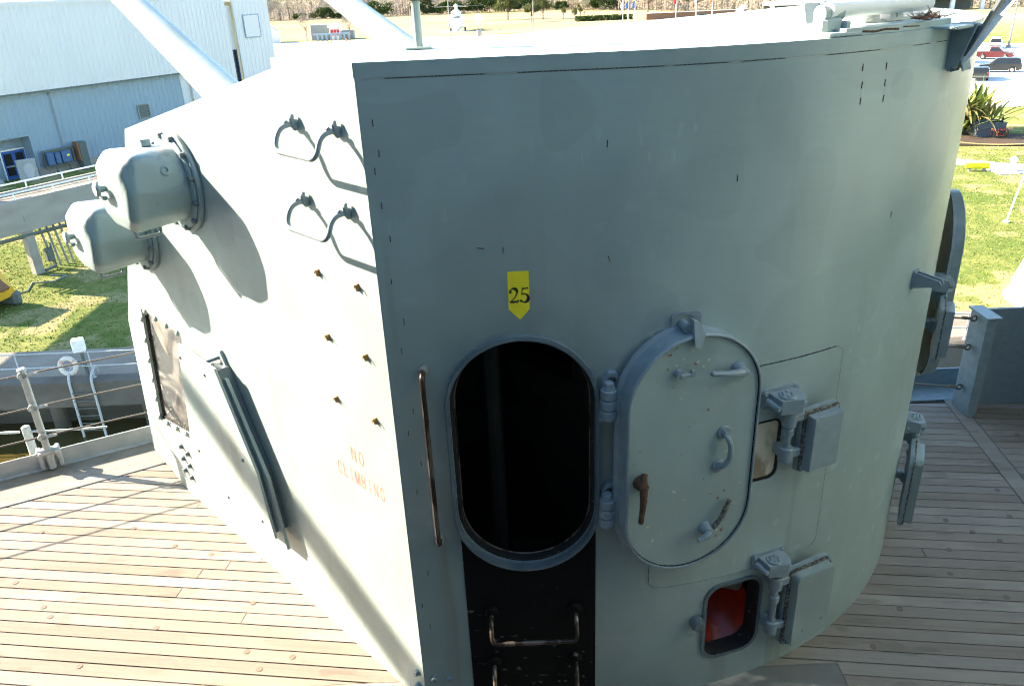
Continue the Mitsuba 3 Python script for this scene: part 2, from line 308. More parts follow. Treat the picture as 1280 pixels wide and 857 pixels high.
# ------------------------------------------------------------------ ground, water, dock
GZ = -9.4
def sheet(poly, z, step=None):
    return ext(poly, .3, z - .3)
GROUND = Polygon([(-1500, 28.0), (-17, 28.0), (60, 28.0), (1500, 28.0), (1500, 1800), (-1500, 1800)])
struct('ground', sheet(GROUND, GZ), 'grass')
struct('water', bx(-1500, 1500, -300, 26.9, -11.6, -11.25), 'water')
LOT = Polygon([(-68, 96), (-68, 244), (-20, 241), (20, 234), (60, 190), (88, 142), (140, 118), (150, 80), (44, 77), (20, 78), (-15, 92)])
struct('car_park', sheet(LOT, GZ + .02), 'lot')
struct('footpath', sheet(LineString([(24, 60.5), (31, 55.6), (33.8, 53.2), (38, 50.6), (60, 40)]).buffer(.95), GZ + .02), 'path')
struct('muddy_patch', hull([(-40, 24.4, -11.6), (-40, 19.5, -11.7), (-11, 20.4, -11.7), (-8, 23.6, -11.6), (-40, 24.0, -11.2), (-30, 22.6, -11.2), (-15, 22.0, -11.2), (-9, 23.0, -11.21)]), 'mud')  # brown patch lying just above the water surface
k = struct('quay', bx(-60, 80, 25.2, 28.1, -9.30, -9.09, .02), 'quay_top')
part(k, 'quay_wall', bx(-60, 80, 26.3, 28.0, -13, -9.302), 'old_concrete', False)
part(k, 'edge_beam', bx(-60, 80, 25.15, 25.75, -10.1, -9.08, .04), 'old_concrete', False)
for i in range(12): part(k, 'fender_pile', mv(cyl(.28, 3.4, 14), t=(-27 + i * 3.4, 25.75, -13.1)), 'old_concrete')
# dock rail: every stanchion a part
DR = thing('dock_railing', 'white pipe railing with two rails along the edge of the concrete quay', 'railing')
for z in (-8.08, -8.62): part(DR, 'rail', seg((-60, 25.5, z), (60, 25.5, z), .024), 'galvanised')
for i in range(36): part(DR, 'post', cat(seg((-46.2 + i * 2.6, 25.5, -9.09), (-46.2 + i * 2.6, 25.5, -8.08), .024), mv(cyl(.07, .03), t=(-46.2 + i * 2.6, 25.5, -9.09))), 'galvanised')

# ------------------------------------------------------------------ deck of the ship
def ab(a, b, z=0.0):
    return np.array([a * math.cos(A8) + b * math.sin(A8), -a * math.sin(A8) + b * math.cos(A8), z])
MAB = frame((0, 0, 0), ab(1, 0), ab(0, 1), (0, 0, 1))
E27 = np.array([math.cos(math.radians(27)), math.sin(math.radians(27))]); N27 = np.array([-E27[1], E27[0]])
EDGE0 = np.array([-3.60, 4.90])                                    # a point of the coaming line
def on_edge(t, o=0.0): return EDGE0 + E27 * t + N27 * o
deck_poly = Polygon([tuple(on_edge(-14)), tuple(on_edge(4.6)), (1.0, 7.6), (2.6, 5.75), (9, 5.4), (14, -1.2), (-14, -1.2)])
DK = struct('ship_deck', sheet(deck_poly, -.010), 'caulk')
part(DK, 'hull', ext(deck_poly.buffer(-.05), 13.0, -13.35), 'paint_plain', False)
inner = deck_poly.difference(LineString([tuple(on_edge(-16)), tuple(on_edge(4.6))]).buffer(.409)).difference(LineString([(1.0, 7.6), (2.6, 5.75), (9, 5.4)]).buffer(.36))
toab = lambda poly: affinity.affine_transform(poly, [math.cos(A8), -math.sin(A8), math.sin(A8), math.cos(A8), 0, 0])
inner_ab = toab(inner)
# gun mount footprint in plan, so that planks wholly beneath it are left out
P0 = np.array([-.477, 2.705]); FL, RW, AW = .848, 2.053, math.radians(87.4)
FWD = np.array([-.6905, .7233]); LAT = np.array([.7233, .6905])
UTOT = 2 * FL + RW * AW
def wall_at(u):
    if u < FL: return P0 + [u, 0], 0.0
    if u < FL + RW * AW:
        t = (u - FL) / RW; return P0 + [FL + RW * math.sin(t), RW * (1 - math.cos(t))], t
    t = AW; return P0 + [FL + RW * math.sin(t), RW * (1 - math.cos(t))] + (u - FL - RW * AW) * np.array([math.cos(t), math.sin(t)]), t
REAR = [tuple(wall_at(u)[0]) for u in np.linspace(0, UTOT, 61)]
RC = np.array(REAR[-1]); WID = float((RC - P0) @ LAT)
foot = Polygon(REAR + [tuple(RC + FWD * 2.6), tuple(P0 + FWD * 2.6)])
foot_in = toab(foot.buffer(-.1))
deck_plate = sbox(-1.18, 2.60, 1.53, 2.86)
non_skid = sbox(-1.18, -1.09, 1.53, 2.595).union(sbox(1.53, -1.09, 4.4, 2.0))  # deck area out of view, kept dark to limit bounced light
plate_ab = toab(deck_plate.union(non_skid.buffer(.003)))
PW = .0826
plank_no = 0
for r in range(26, 76):
    b0 = r * PW
    cuts = [-7.0]
    rr = random.Random(r)
    a = -7.0 + rr.uniform(.4, 3.0)
    while a < 2.58: cuts.append(a); a += rr.uniform(2.6, 5.2)
    if 2.585 - cuts[-1] < .6: cuts.pop()
    cuts.append(2.585)
    spans = list(zip(cuts[:-1], cuts[1:]))
    a = 2.705; e = rr.uniform(3.6, 5.4)
    spans += [(2.705, e), (e, e + 2.6)]
    for a0, a1 in spans:
        if a1 - a0 < .15: continue
        pl = sbox(a0 + .0009, b0 + .0023, a1 - .0009, b0 + PW - .0023).intersection(inner_ab).difference(plate_ab)
        if pl.is_empty or pl.area < .004 or foot_in.contains(pl): continue
        # only what the photograph can show
        vis = pl.difference(foot_in)
        c = vis.centroid; w = ab(c.x, c.y)
        if vis.bounds[2] < -5.6 or vis.bounds[0] > 5.2: continue
        if r > 66 and vis.bounds[0] < -1.0 and vis.bounds[2] < -2.9: pass
        for g in getattr(pl, 'geoms', [pl]):
            if g.area < .004 or g.geom_type != 'Polygon': continue
            g = g.simplify(.001)
            top = g.buffer(-.0016, join_style=2)
            m = mv(ext(g, .030, -.035), MAB)
            m2 = mv(ext(top, .0055 + rr.uniform(-.0006, .0006), -.0055), MAB) if not top.is_empty else None
            part(DK, 'plank', cat(m, m2) if m2 is not None else m, f'teak_{rr.randrange(4)}', False)
            plank_no += 1
part(DK, 'king_plank', mv(bx(2.590, 2.700, 2.2, 6.0, -.035, .001, .002), MAB), 'teak_3', False, label='wide deck board running across the ends of the planks')
# boards along the deck edge
for o0, o1 in ((-.405, -.288), (-.286, -.171)):
    for t0, t1 in ((-6, -2.2), (-2.195, 1.4), (1.405, 4.4)):
        q = Polygon([tuple(on_edge(t0, o0)), tuple(on_edge(t1, o0)), tuple(on_edge(t1, o1)), tuple(on_edge(t0, o1))])
        part(DK, 'margin_plank', ext(q, .036, -.035), 'teak_3', False)
q = Polygon([tuple(on_edge(-10, -.17)), tuple(on_edge(4.6, -.17)), tuple(on_edge(4.6, .03)), tuple(on_edge(-10, .03))])
part(DK, 'waterway', ext(q, .03, -.028), 'waterway', False)
M27 = frame((*EDGE0, 0), (*E27, 0), (*N27, 0), (0, 0, 1))
for t0, t1 in ((-8, -.55), (-.545, 1.95), (1.955, 4.4)):
    part(DK, 'coaming', mv(bx(t0, t1, 0.0, .014, 0, .128 + .004 * (t0 > -1), .003), M27), 'galvanised', False)
part(DK, 'coaming_foot', mv(bx(-8, 4.4, -.03, 0, 0, .012), M27), 'galvanised', False)
part(DK, 'steel_plate', ext(deck_plate.buffer(-.003), .012, -.010), 'deck_steel', False, label='mottled steel plate let into the planking below the doorway')
part(DK, 'non_skid', ext(non_skid, .012, -.010), 'non_skid', False)
# bolt plugs and drain holes in the planks
plug = cyl(.0165, .003, 14)
plugs = [(-3.0, 3.72), (-2.72, 3.5), (-2.64, 3.42), (-2.16, 4.0), (-1.52, 3.46), (-2.3, 3.05), (-1.2, 3.05), (-2.0, 3.3), (-1.45, 3.1), (-2.5, 4.2), (-1.35, 2.98), (-3.1, 4.2), (-2.9, 3.2), (-1.9, 3.9),
         (2.62, 3.92), (3.02, 3.93), (2.72, 3.8), (2.83, 3.71), (2.5, 3.65), (2.95, 4.92), (3.62, 4.85), (3.9, 4.6), (3.75, 4.35), (2.72, 4.75), (2.8, 4.62), (3.1, 4.2), (2.4, 3.45), (3.3, 3.7), (2.0, 3.2), (1.75, 2.95), (2.6, 3.25), (3.0, 3.5)]
for x, y in plugs: part(DK, 'plug', mv(plug, t=(x, y, -.0005)), 'wood_plug', False)
# coaming and waterway on the far right
part(DK, 'coaming', bx(2.55, 6.2, 5.64, 5.66, 0, .15, .003), 'paint_blue', False)
part(DK, 'waterway', bx(2.55, 6.2, 5.40, 5.64, -.02, .004), 'paint_blue', False)

# ------------------------------------------------------------------ lifelines on the left
GR = thing('guard_rail', 'grey deck edge stanchions carrying three wire lifelines left of the gun mount', 'railing')
def v3(xy, z): return np.array([xy[0], xy[1], z])
for t in (.20, -1.75):
    b = on_edge(t, -.045)
    part(GR, 'stanchion', mv(cat(mv(cbox(.046, .042, .80, .008), t=(0, 0, .41)), mv(cyl(.030, .025, 14, c=.006), t=(0, 0, .80))), frame(v3(b, 0), (*E27, 0), (*N27, 0), (0, 0, 1))), 'galvanised', 25)
    part(GR, 'bracket', mv(cat(cbox(.15, .06, .045, .01, (0, .0, .16)), cbox(.03, .05, .17, .006, (-.06, .02, .1)), cbox(.03, .05, .17, .006, (.06, .02, .1)), mv(hexbolt(.014, .02), rot((1, 0, 0), 90), (.05, -.03, .16)), mv(hexbolt(.014, .02), rot((1, 0, 0), 90), (-.05, -.03, .16))), frame(v3(b, 0), (*E27, 0), (*N27, 0), (0, 0, 1))), 'galvanised', 25)
for z, sag in ((.80, .02), (.545, .03), (.305, .02)):
    P = [v3(on_edge(t, -.045), z - .02 - sag * (1 - ((t - .19) / 2.2 % 2 - 1) ** 2) * .6 - .012 * max(0, t - .2)) for t in np.linspace(-7, 4.3, 24)]
    part(GR, 'wire', tube(P, .0065, 6), 'cable')
    part(GR, 'eye', mv(cat(trimesh.creation.torus(.026, .008, 16, 8), seg((.026, 0, 0), (.09, 0, 0), .010)), frame(v3(on_edge(.20, -.075), z - .02), (*E27, 0), (0, 0, 1), (*-N27, 0))), 'galvanised')
part(GR, 'brace', tube(rounded([v3(on_edge(1.52, .06), .09), v3(on_edge(1.55, .02), .30), v3(on_edge(1.75, .02), .42)], .05), .017), 'galvanised')
# low bollard with turnbuckle outside the coaming
BL = thing('fairlead_post', 'short round post with a turnbuckle just outside the deck edge at left', 'post')
pb = on_edge(.02, .60)
part(BL, 'post', mv(cyl(.032, .30, 18, c=.008), t=(*pb, -.2)), 'galvanised')
part(BL, 'turnbuckle', cat(seg((pb[0] - .36, pb[1], .045), (pb[0] - .06, pb[1], .05), .012), seg((pb[0] - 1.6, pb[1], .03), (pb[0] - .36, pb[1], .045), .005)), 'galvanised')
part(BL, 'chain', tube([(pb[0] + t, pb[1] + t * .1, .05 - .02 * math.sin(t * 3)) for t in np.linspace(.04, .6, 8)], .009, 6), 'galvanised')

# ------------------------------------------------------------------ THE GUN MOUNT
GM = thing('gun_mount', 'large pale grey armoured twin gun mount with open oval door standing on the plank deck', 'gun turret')
ROOF_Z = 2.846
def bend(V):
    """(u along the rear wall, z, o outward) -> world"""
    V = np.asarray(V, float); u, z, o = V[:, 0], V[:, 1], V[:, 2]
    t = np.clip((u - FL) / RW, 0, AW); uf = np.minimum(u, FL); ue = np.maximum(u - FL - RW * AW, 0)
    x = P0[0] + uf + RW * np.sin(t) + ue * np.cos(t) + np.sin(t) * o
    y = P0[1] + RW * (1 - np.cos(t)) + ue * np.sin(t) - np.cos(t) * o
    return np.stack([x, y, z], 1)
def bent(poly, th, o=0.0, step=.06):
    m = man(poly, th, o).refine_to_length(step)
    t = tm(m); t.vertices = bend(t.vertices); return t
def wf(u, z, o=0.0, spin=0.0):
    """frame on the rear wall: x to the right, y up, z outward"""
    p, t = wall_at(u); X = np.array([math.cos(t), math.sin(t), 0]); N = np.array([math.sin(t), -math.cos(t), 0])
    return frame(np.array([*p, z]) + N * o, X, (0, 0, 1), N)
def sf(s, z, o=0.0):
    """frame on the left side plate: x to the right (towards the rear), y up, z outward"""
    return frame(np.array([*(P0 + FWD * s), z]) - np.array([*LAT, 0]) * o, (*-FWD, 0), (0, 0, 1), (*-LAT, 0))
def stadium(cx, cz, hw, hh, q=14): return LineString([(cx, cz - hh + hw), (cx, cz + hh - hw)]).buffer(hw, quad_segs=q)

DOOR_U, DOOR_Z = .507, 1.362
opening = stadium(DOOR_U, DOOR_Z, .285, .531)
scut2 = rrect(1.31, .185, 1.585, .60, .075)
scut1 = rrect(1.30, 1.135, 1.60, 1.42, .04)
def cut_strips(poly, us):
    out = []
    for a, b in zip(us[:-1], us[1:]):
        g = poly.intersection(sbox(a, -1, b, 4))
        for h in getattr(g, 'geoms', [g]):
            if h.geom_type == 'Polygon' and h.area > 1e-8: out.append(h)
    return out
def curved_plate(poly, th, o=0.0, step=.05):
    """plate on the rear wall: clean vertical strips on the curve, so that its shading is smooth"""
    u0, _, u1, _ = poly.bounds
    us = [u0]
    if u0 < FL: us.append(min(FL, u1))
    k0 = max(u0, FL)
    e = min(u1, FL + RW * AW)
    if e > k0: us += list(np.linspace(k0, e, max(2, int((e - k0) / step) + 1))[1:])
    if u1 > us[-1] + 1e-9: us.append(u1)
    V, F, n = [], [], 0
    for g in cut_strips(poly, us):
        v, f = trimesh.creation.triangulate_polygon(g, engine='earcut')
        v = np.asarray(v)
        if len(f) == 0: continue
        a = v[f]; flip = ((a[:, 1, 0] - a[:, 0, 0]) * (a[:, 2, 1] - a[:, 0, 1]) - (a[:, 1, 1] - a[:, 0, 1]) * (a[:, 2, 0] - a[:, 0, 0])) < 0
        f = np.where(flip[:, None], f[:, ::-1], f)
        V += [np.c_[v, np.full(len(v), o + th)], np.c_[v, np.full(len(v), o)]]; F += [f + n, f[:, ::-1] + n + len(v)]; n += 2 * len(v)
    lines = [r for g in getattr(poly, 'geoms', [poly]) for r in [shapely.geometry.polygon.orient(g).exterior, *shapely.geometry.polygon.orient(g).interiors]]
    for r in lines:
        pts = []
        c = np.array(r.coords)
        for p, q in zip(c[:-1], c[1:]):
            ts = sorted({0.0, *[(w - p[0]) / (q[0] - p[0]) for w in us if abs(q[0] - p[0]) > 1e-9 and 0 < (w - p[0]) / (q[0] - p[0]) < 1]})
            pts += [p + (q - p) * t for t in ts]
        pts = np.array(pts); m = len(pts)
        V += [np.c_[pts, np.full(m, o + th)], np.c_[pts, np.full(m, o)]]
        i = np.arange(m); j = (i + 1) % m
        F += [np.stack([i + n, i + n + m, j + n + m], 1), np.stack([i + n, j + n + m, j + n], 1)]; n += 2 * m
    t = trimesh.Trimesh(bend(np.vstack(V)), np.vstack(F), process=False)
    t.merge_vertices(digits_vertex=6); t.update_faces(t.nondegenerate_faces()); return t
wall_poly = sbox(0, 0, UTOT, ROOF_Z - .001).difference(opening).difference(scut1).difference(scut2)
part(GM, 'rear_wall', curved_plate(wall_poly, .022, -.022), 'paint', 28)
# roof edge band and weld seam below it
part(GM, 'roof_band', curved_plate(sbox(-.002, ROOF_Z - .003, UTOT + .002, 2.890), .0028, -.001), 'paint', 28)
part(GM, 'roof_seam', curved_plate(sbox(.0, ROOF_Z - .0075, UTOT, ROOF_Z - .0048), .0012, 0), 'seam', False)
# side plates
side_poly = Polygon([(0.0, 0), (2.626, 0), (3.136, .124), (2.968, 1.186), (2.2, 2.49), (.53, 2.850), (0.0, 2.882)])
WIN = [(2.665, 1.349), (2.08, 1.335), (2.27, .57), (2.829, .496)]
win_poly = Polygon(WIN)
def side_mesh(poly, th, o, right=False):
    m = ext(poly, th, o)                                      # x = s, y = z, z = outward
    v = m.vertices.copy()
    base = RC if right else P0; sgn = 1 if right else -1
    m.vertices = np.c_[base[0] + FWD[0] * v[:, 0] + sgn * LAT[0] * v[:, 2], base[1] + FWD[1] * v[:, 0] + sgn * LAT[1] * v[:, 2], v[:, 1]]
    if np.linalg.det(np.array([[FWD[0], 0, sgn * LAT[0]], [FWD[1], 0, sgn * LAT[1]], [0, 1, 0]])) < 0: m.invert()
    return m
part(GM, 'side_plate', side_mesh(side_poly.difference(win_poly), .022, -.022), 'paint', False, label='sunlit side plate with a bolted window')
part(GM, 'side_plate', side_mesh(side_poly, .022, -.022, True), 'paint', False)
def across(sz0, sz1, th=.02, d0=.0, d1=0.0):
    """plate across the mount between two (s, z) lines"""
    a, b = np.array(sz0), np.array(sz1); e = (b - a) / np.linalg.norm(b - a); nn = np.array([-e[1], e[0]])
    q = Polygon([tuple(a), tuple(b), tuple(b + nn * th), tuple(a + nn * th)])
    m = ext(q, WID - .05, .025); v = m.vertices.copy()
    m.vertices = np.c_[P0[0] + FWD[0] * v[:, 0] + LAT[0] * v[:, 2], P0[1] + FWD[1] * v[:, 0] + LAT[1] * v[:, 2], v[:, 1]]
    m.fix_normals(); return m
for a_, b_ in (((2.626, 0), (3.136, .124)), ((3.136, .124), (2.968, 1.186)), ((2.968, 1.186), (2.2, 2.49)), ((2.2, 2.49), (.53, 2.862))):
    part(GM, 'front_plate', across(a_, b_), 'paint_plain', False)
brk = [tuple(RC + FWD * .53), tuple(P0 + FWD * .53)]
roof_poly = Polygon(REAR + brk).buffer(.001, join_style=2)
part(GM, 'roof_plate', ext(roof_poly, .040, 2.852), 'paint_plain', False)
# barrels
e_ = .425; bd = np.array([FWD[0] * math.cos(e_), FWD[1] * math.cos(e_), math.sin(e_)])
for u_ in (1.041, 1.041 + 1.837):
    A_ = np.array([*(P0 + LAT * u_ + FWD * 1.2), 1.6])
    ts = [.9, 1.6, 1.62, 2.6, 4.4, 4.6, 4.7]; rs = [.172, .150, .147, .117, .085, .085, .08]
    part(GM, 'barrel', tube([A_ + bd * t for t in ts], rs, 32), 'paint_plain', 40)
    part(GM, 'gun_port_cover', mv(lathe([(0, 0), (.42, 0), (.40, .1), (.27, .22), (.19, .30), (0, .3)], 28), frame(A_ + bd * 1.05, *(lambda X: (X, np.cross(bd, X), bd))(np.array([*LAT, 0])))), 'paint_dark')
# interior: floor, back of the chamber, machinery in the dark
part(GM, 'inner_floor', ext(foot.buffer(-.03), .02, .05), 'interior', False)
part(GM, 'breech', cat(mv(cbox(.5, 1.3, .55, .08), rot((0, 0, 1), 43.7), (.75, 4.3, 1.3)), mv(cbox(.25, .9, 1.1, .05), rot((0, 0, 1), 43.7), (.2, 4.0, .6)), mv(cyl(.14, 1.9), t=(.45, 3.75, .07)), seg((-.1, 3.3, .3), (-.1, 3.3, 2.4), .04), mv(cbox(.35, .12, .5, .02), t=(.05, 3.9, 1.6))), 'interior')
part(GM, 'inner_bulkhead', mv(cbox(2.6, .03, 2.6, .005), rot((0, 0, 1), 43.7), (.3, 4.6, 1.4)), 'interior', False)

# doorway frame, gasket, black strip, rungs, rail
fr = opening.buffer(.018).difference(opening)
part(GM, 'door_coaming', cat(ext(fr, .050, -.02), ext(opening.buffer(.014).difference(opening.buffer(.004)), .056, -.02)).apply_transform(wf(0, 0)), 'paint_dark', 30)
inner_r = opening.difference(opening.buffer(-.014))
part(GM, 'door_gasket', mv(ext(inner_r, .030, -.045), wf(0, 0)), 'gasket', 30)
ring = np.array(opening.buffer(-.016, quad_segs=20).exterior.coords)[:-1]
part(GM, 'door_sill_strip', mv(tube(np.c_[ring, np.full(len(ring), -.046)], .0045, 6, closed=True), wf(0, 0)), 'worn_steel', True, label='worn copper coloured edge of the oval doorway')
strip = Polygon([(.230, -.0), (.796, 0), (.796, 1.18), (.225, 1.18)]).difference(stadium(DOOR_U, DOOR_Z, .300, .546))
part(GM, 'black_strip', mv(ext(strip, .004, 0), wf(0, 0)), 'black_paint', False, label='black painted strip below the oval doorway')
for zc in (.575, .278):
    P = rounded([(.335, zc, .0), (.333, zc, .055), (.335, zc - .055, .115), (.345, zc - .075, .125), (.695, zc - .075, .125), (.705, zc - .055, .115), (.706, zc, .055), (.704, zc, 0)], .035)
    part(GM, 'rung', mv(tube(P, .0105, 12), wf(0, 0)), 'worn_steel', True)
    for u_ in (.335, .704): part(GM, 'rung_boss', mv(lathe([(0, 0), (.034, 0), (.034, .012), (.022, .024), (.022, .034), (0, .034)], 18), wf(u_, zc, .004)), 'black_paint')
P = rounded([(.132, 1.775, 0), (.132, 1.775, .055), (.133, 1.70, .062), (.136, 1.06, .062), (.137, .985, .055), (.137, .982, 0)], .03)
part(GM, 'grab_rail', mv(tube(P, .0105, 12), wf(0, 0)), 'worn_steel', True)
for z_ in (1.778, .98): part(GM, 'rail_foot', mv(lathe([(0, 0), (.022, 0), (.02, .01), (.012, .014), (0, .014)], 16), wf(.134, z_)), 'bright_steel')

# the open door, lying back against the curve of the wall
DR_ = GM + '__door'; USED.add(DR_)
ph = math.radians(16)
DX, DN = np.array([math.cos(ph), math.sin(ph), 0]), np.array([math.sin(ph), -math.cos(ph), 0])
DF = frame(np.array([.383, 2.660, 0.0]), DX, (0, 0, 1), DN)               # x from the hinge edge, y height, z out of the door
def dp(m): return mv(m, DF)
DC = (.298, 1.362)
out_ = stadium(*DC, .300, .553, 18); mid_ = stadium(*DC, .287, .540, 18); fac_ = stadium(*DC, .277, .530, 18)
def loft(p0, z0, p1, z1):
    a, b = np.array(p0.exterior.coords)[:-1], np.array(p1.exterior.coords)[:-1]; n = len(a)
    V = np.vstack([np.c_[a, np.full(n, z0)], np.c_[b, np.full(n, z1)]]); i = np.arange(n); j = (i + 1) % n
    m = trimesh.Trimesh(V, np.vstack([np.stack([i, j, j + n], 1), np.stack([i, j + n, i + n], 1)]), process=False)
    return m if m.face_normals.dot([0, 0, 1]).mean() > -.5 else m
rim = cat(loft(out_, .0, out_, .012), loft(out_, .012, mid_, .022), loft(mid_, .022, mid_, .098), loft(mid_, .098, stadium(*DC, .282, .535, 18), .104), loft(stadium(*DC, .282, .535, 18), .104, fac_, .104), loft(fac_, .104, fac_, .090))
part(DR_, 'rim', dp(rim), 'paint_blue', 40)
part(DR_, 'panel', dp(ext(fac_.buffer(.002), .088, .004)), 'paint_chipped', False)
part(DR_, 'seal', dp(ext(fac_.buffer(-.0005).difference(fac_.buffer(-.0035)), .004, .0915)), 'gasket', False)
def dog(x, z, ang, mat, L=.085, name='dog_handle'):
    M = frame((x, z, .092), (math.cos(ang), math.sin(ang), 0), (-math.sin(ang), math.cos(ang), 0), (0, 0, 1))
    m = cat(lathe([(0, 0), (.030, 0), (.028, .012), (.022, .03), (.020, .045), (0, .05)], 20), tube(rounded([(0, 0, .040), (L * .35, 0, .052), (L, 0, .050)], .02), [.016] * 1 + [.014] * 7, 10) if False else tube([(0, 0, .040), (L * .3, 0, .050), (L * .6, 0, .052), (L, 0, .050)], [.017, .015, .012, .011], 10), sphere(.012, (L, 0, .05), 1),
            tube([(0, 0, .035), (-.022, .004, .028), (-.042, .012, .010)], [.017, .014, .012], 8))
    part(DR_, name, dp(mv(m, M)), mat, 35)
dog(.470, 1.730, math.radians(171), 'paint_blue', .135)
dog(.375, 1.005, math.radians(-158), 'paint_blue', .05)
dog(.072, 1.300, math.radians(-95), 'rust', .15)
part(DR_, 'lever_bar', dp(tube([(.385, 1.0, .125), (.44, 1.06, .12), (.475, 1.13, .11)], [.010, .011, .010], 8)), 'gasket_worn')
P = rounded([(.432, 1.452, .09), (.432, 1.447, .122), (.446, 1.41, .135), (.444, 1.345, .135), (.422, 1.31, .122), (.420, 1.303, .09)], .025)
part(DR_, 'grab_handle', dp(tube(P, .0115, 10)), 'paint_blue')
for x_, z_ in ((.432, 1.455), (.419, 1.300)): part(DR_, 'handle_pad', dp(cat(mv(cyl(.030, .012, 18, c=.004), t=(x_, z_, .090)), mv(hexbolt(.013, .018), t=(x_, z_, .102)))), 'paint_blue')
part(DR_, 'hook', dp(cat(mv(cyl(.017, .030, 12), t=(.215, 1.755, .09)), mv(cbox(.055, .016, .014, .003), t=(.24, 1.752, .118)), mv(cbox(.018, .03, .016, .003), t=(.263, 1.758, .12)))), 'paint_blue')
# hinges
for zc in (1.625, 1.12):
    hx = .360
    h = []
    for dz in (-.045, 0, .045): h.append(mv(cyl(.032, .041, 20, c=.004), t=(hx, 2.705 - .055, zc + dz - .02)))
    h.append(mv(hexbolt(.020, .03), t=(hx, 2.65, zc + .065)))
    h.append(mv(cbox(.08, .05, .03, .006), t=(.40, 2.668, zc)))
    part(DR_, 'hinge', cat(h), 'paint_blue', 35)
    lug = affinity.translate(Polygon([(-.035, -.06), (.035, -.06), (.030, .03), (.012, .058), (-.012, .058), (-.03, .03)]).buffer(.006), 0, 0)
    part(DR_, 'hinge_plate', cat(mv(ext(lug.difference(Point(0, .03).buffer(.018)), .03), wf(hx + .015 - P0[0], zc + .055, 0)), mv(ext(lug.buffer(-.006), .05), wf(hx - P0[0], zc - .02, 0))), 'paint_blue', 35)
# hold-back catch above the door
q = rrect(-.065, -.055, .065, .055, .025)
part(DR_, 'catch_plate', mv(ext(q.difference(rrect(-.05, -.05, .03, .04, .02)), .008), wf(1.135, 1.918) @ np.diag([.9, .85, .9, 1])), 'paint_blue', False)
part(DR_, 'catch', mv(cat(mv(cyl(.020, .07, 14), t=(-.015, .0, 0)), hull([(-.005, .05, .05), (.03, .03, .05), (.05, -.02, .05), (.025, -.06, .06), (.0, -.05, .06), (.0, .05, .09), (.03, .03, .09), (.05, -.02, .10), (.025, -.075, .12), (.0, -.06, .12)])), wf(1.135, 1.918) @ np.diag([.9, .85, .9, 1])), 'paint_blue', 30)

# doubler plate with its crisp edge, tan panel behind the upper port
dbl = rrect(1.03, .655, 1.905, 1.685, .05).difference(scut1.buffer(.006)).difference(scut2.buffer(.03))
part(GM, 'doubler_plate', curved_plate(dbl, .0045, .0), 'paint', 28)
part(GM, 'doubler_edge', curved_plate(rrect(1.0295, .6545, 1.9055, 1.6855, .05).difference(rrect(1.0306, .6556, 1.9044, 1.6844, .05)).difference(scut1.buffer(.02)).difference(scut2.buffer(.04)), .0051, 0), 'paint_dark', False)
edge = LineString([(1.03 + .05, 1.6865), (1.855, 1.6865)]).buffer(.0012)
part(GM, 'doubler_weld', curved_plate(edge, .0025, 0), 'gasket', False)
part(GM, 'port_panel', curved_plate(scut1.buffer(.02), .006, -.012), 'tan_panel', 28, label='stained cream panel in the upper port')
part(GM, 'port_frame', curved_plate(scut1.buffer(.003).difference(scut1.buffer(-.004)), .010, -.006), 'gasket', 28)
part(GM, 'port_frame', curved_plate(scut2.buffer(.014).difference(scut2.buffer(-.002)), .012, -.002), 'paint_dark', 28)
part(GM, 'port_frame', curved_plate(scut2.buffer(.003).difference(scut2.buffer(-.005)), .082, -.075), 'gasket', 28)
# red chute and white guard inside the lower port
ch = [(1.30 + .30 * (i / 14), .20 + .06 * math.sin(i / 14 * 6), -.03) for i in range(15)]
V, F = [], []
for i in range(13):
    t = math.pi * (1.02 + .96 * i / 12)
    for j in range(6):
        V.append((1.45 + .165 * math.cos(t), .325 + .165 * math.sin(t) + (.05 if i in (0, 12) else 0) + j * .035, -.08 - j * .055))
for i in range(12):
    for j in range(5): F.append([i * 6 + j, i * 6 + 6 + j, i * 6 + 7 + j, i * 6 + j + 1])
V = np.array(V)
part(GM, 'shell_chute', trimesh.Trimesh(bend(V), np.vstack([np.array(F)[:, [0, 1, 2]], np.array(F)[:, [0, 2, 3]]]), process=False), 'red_paint', True, label='red painted scoop inside the lower port')
part(GM, 'chute_guard', mv(cbox(.16, .20, .006, .002), wf(1.52, .565, -.095) @ rot((0, 0, 1), -28)), 'interior_white', False)
part(GM, 'latch_knob', mv(lathe([(0, 0), (.032, 0), (.034, .025), (.026, .05), (0, .055)], 18), wf(1.262, .425)), 'paint_dark')

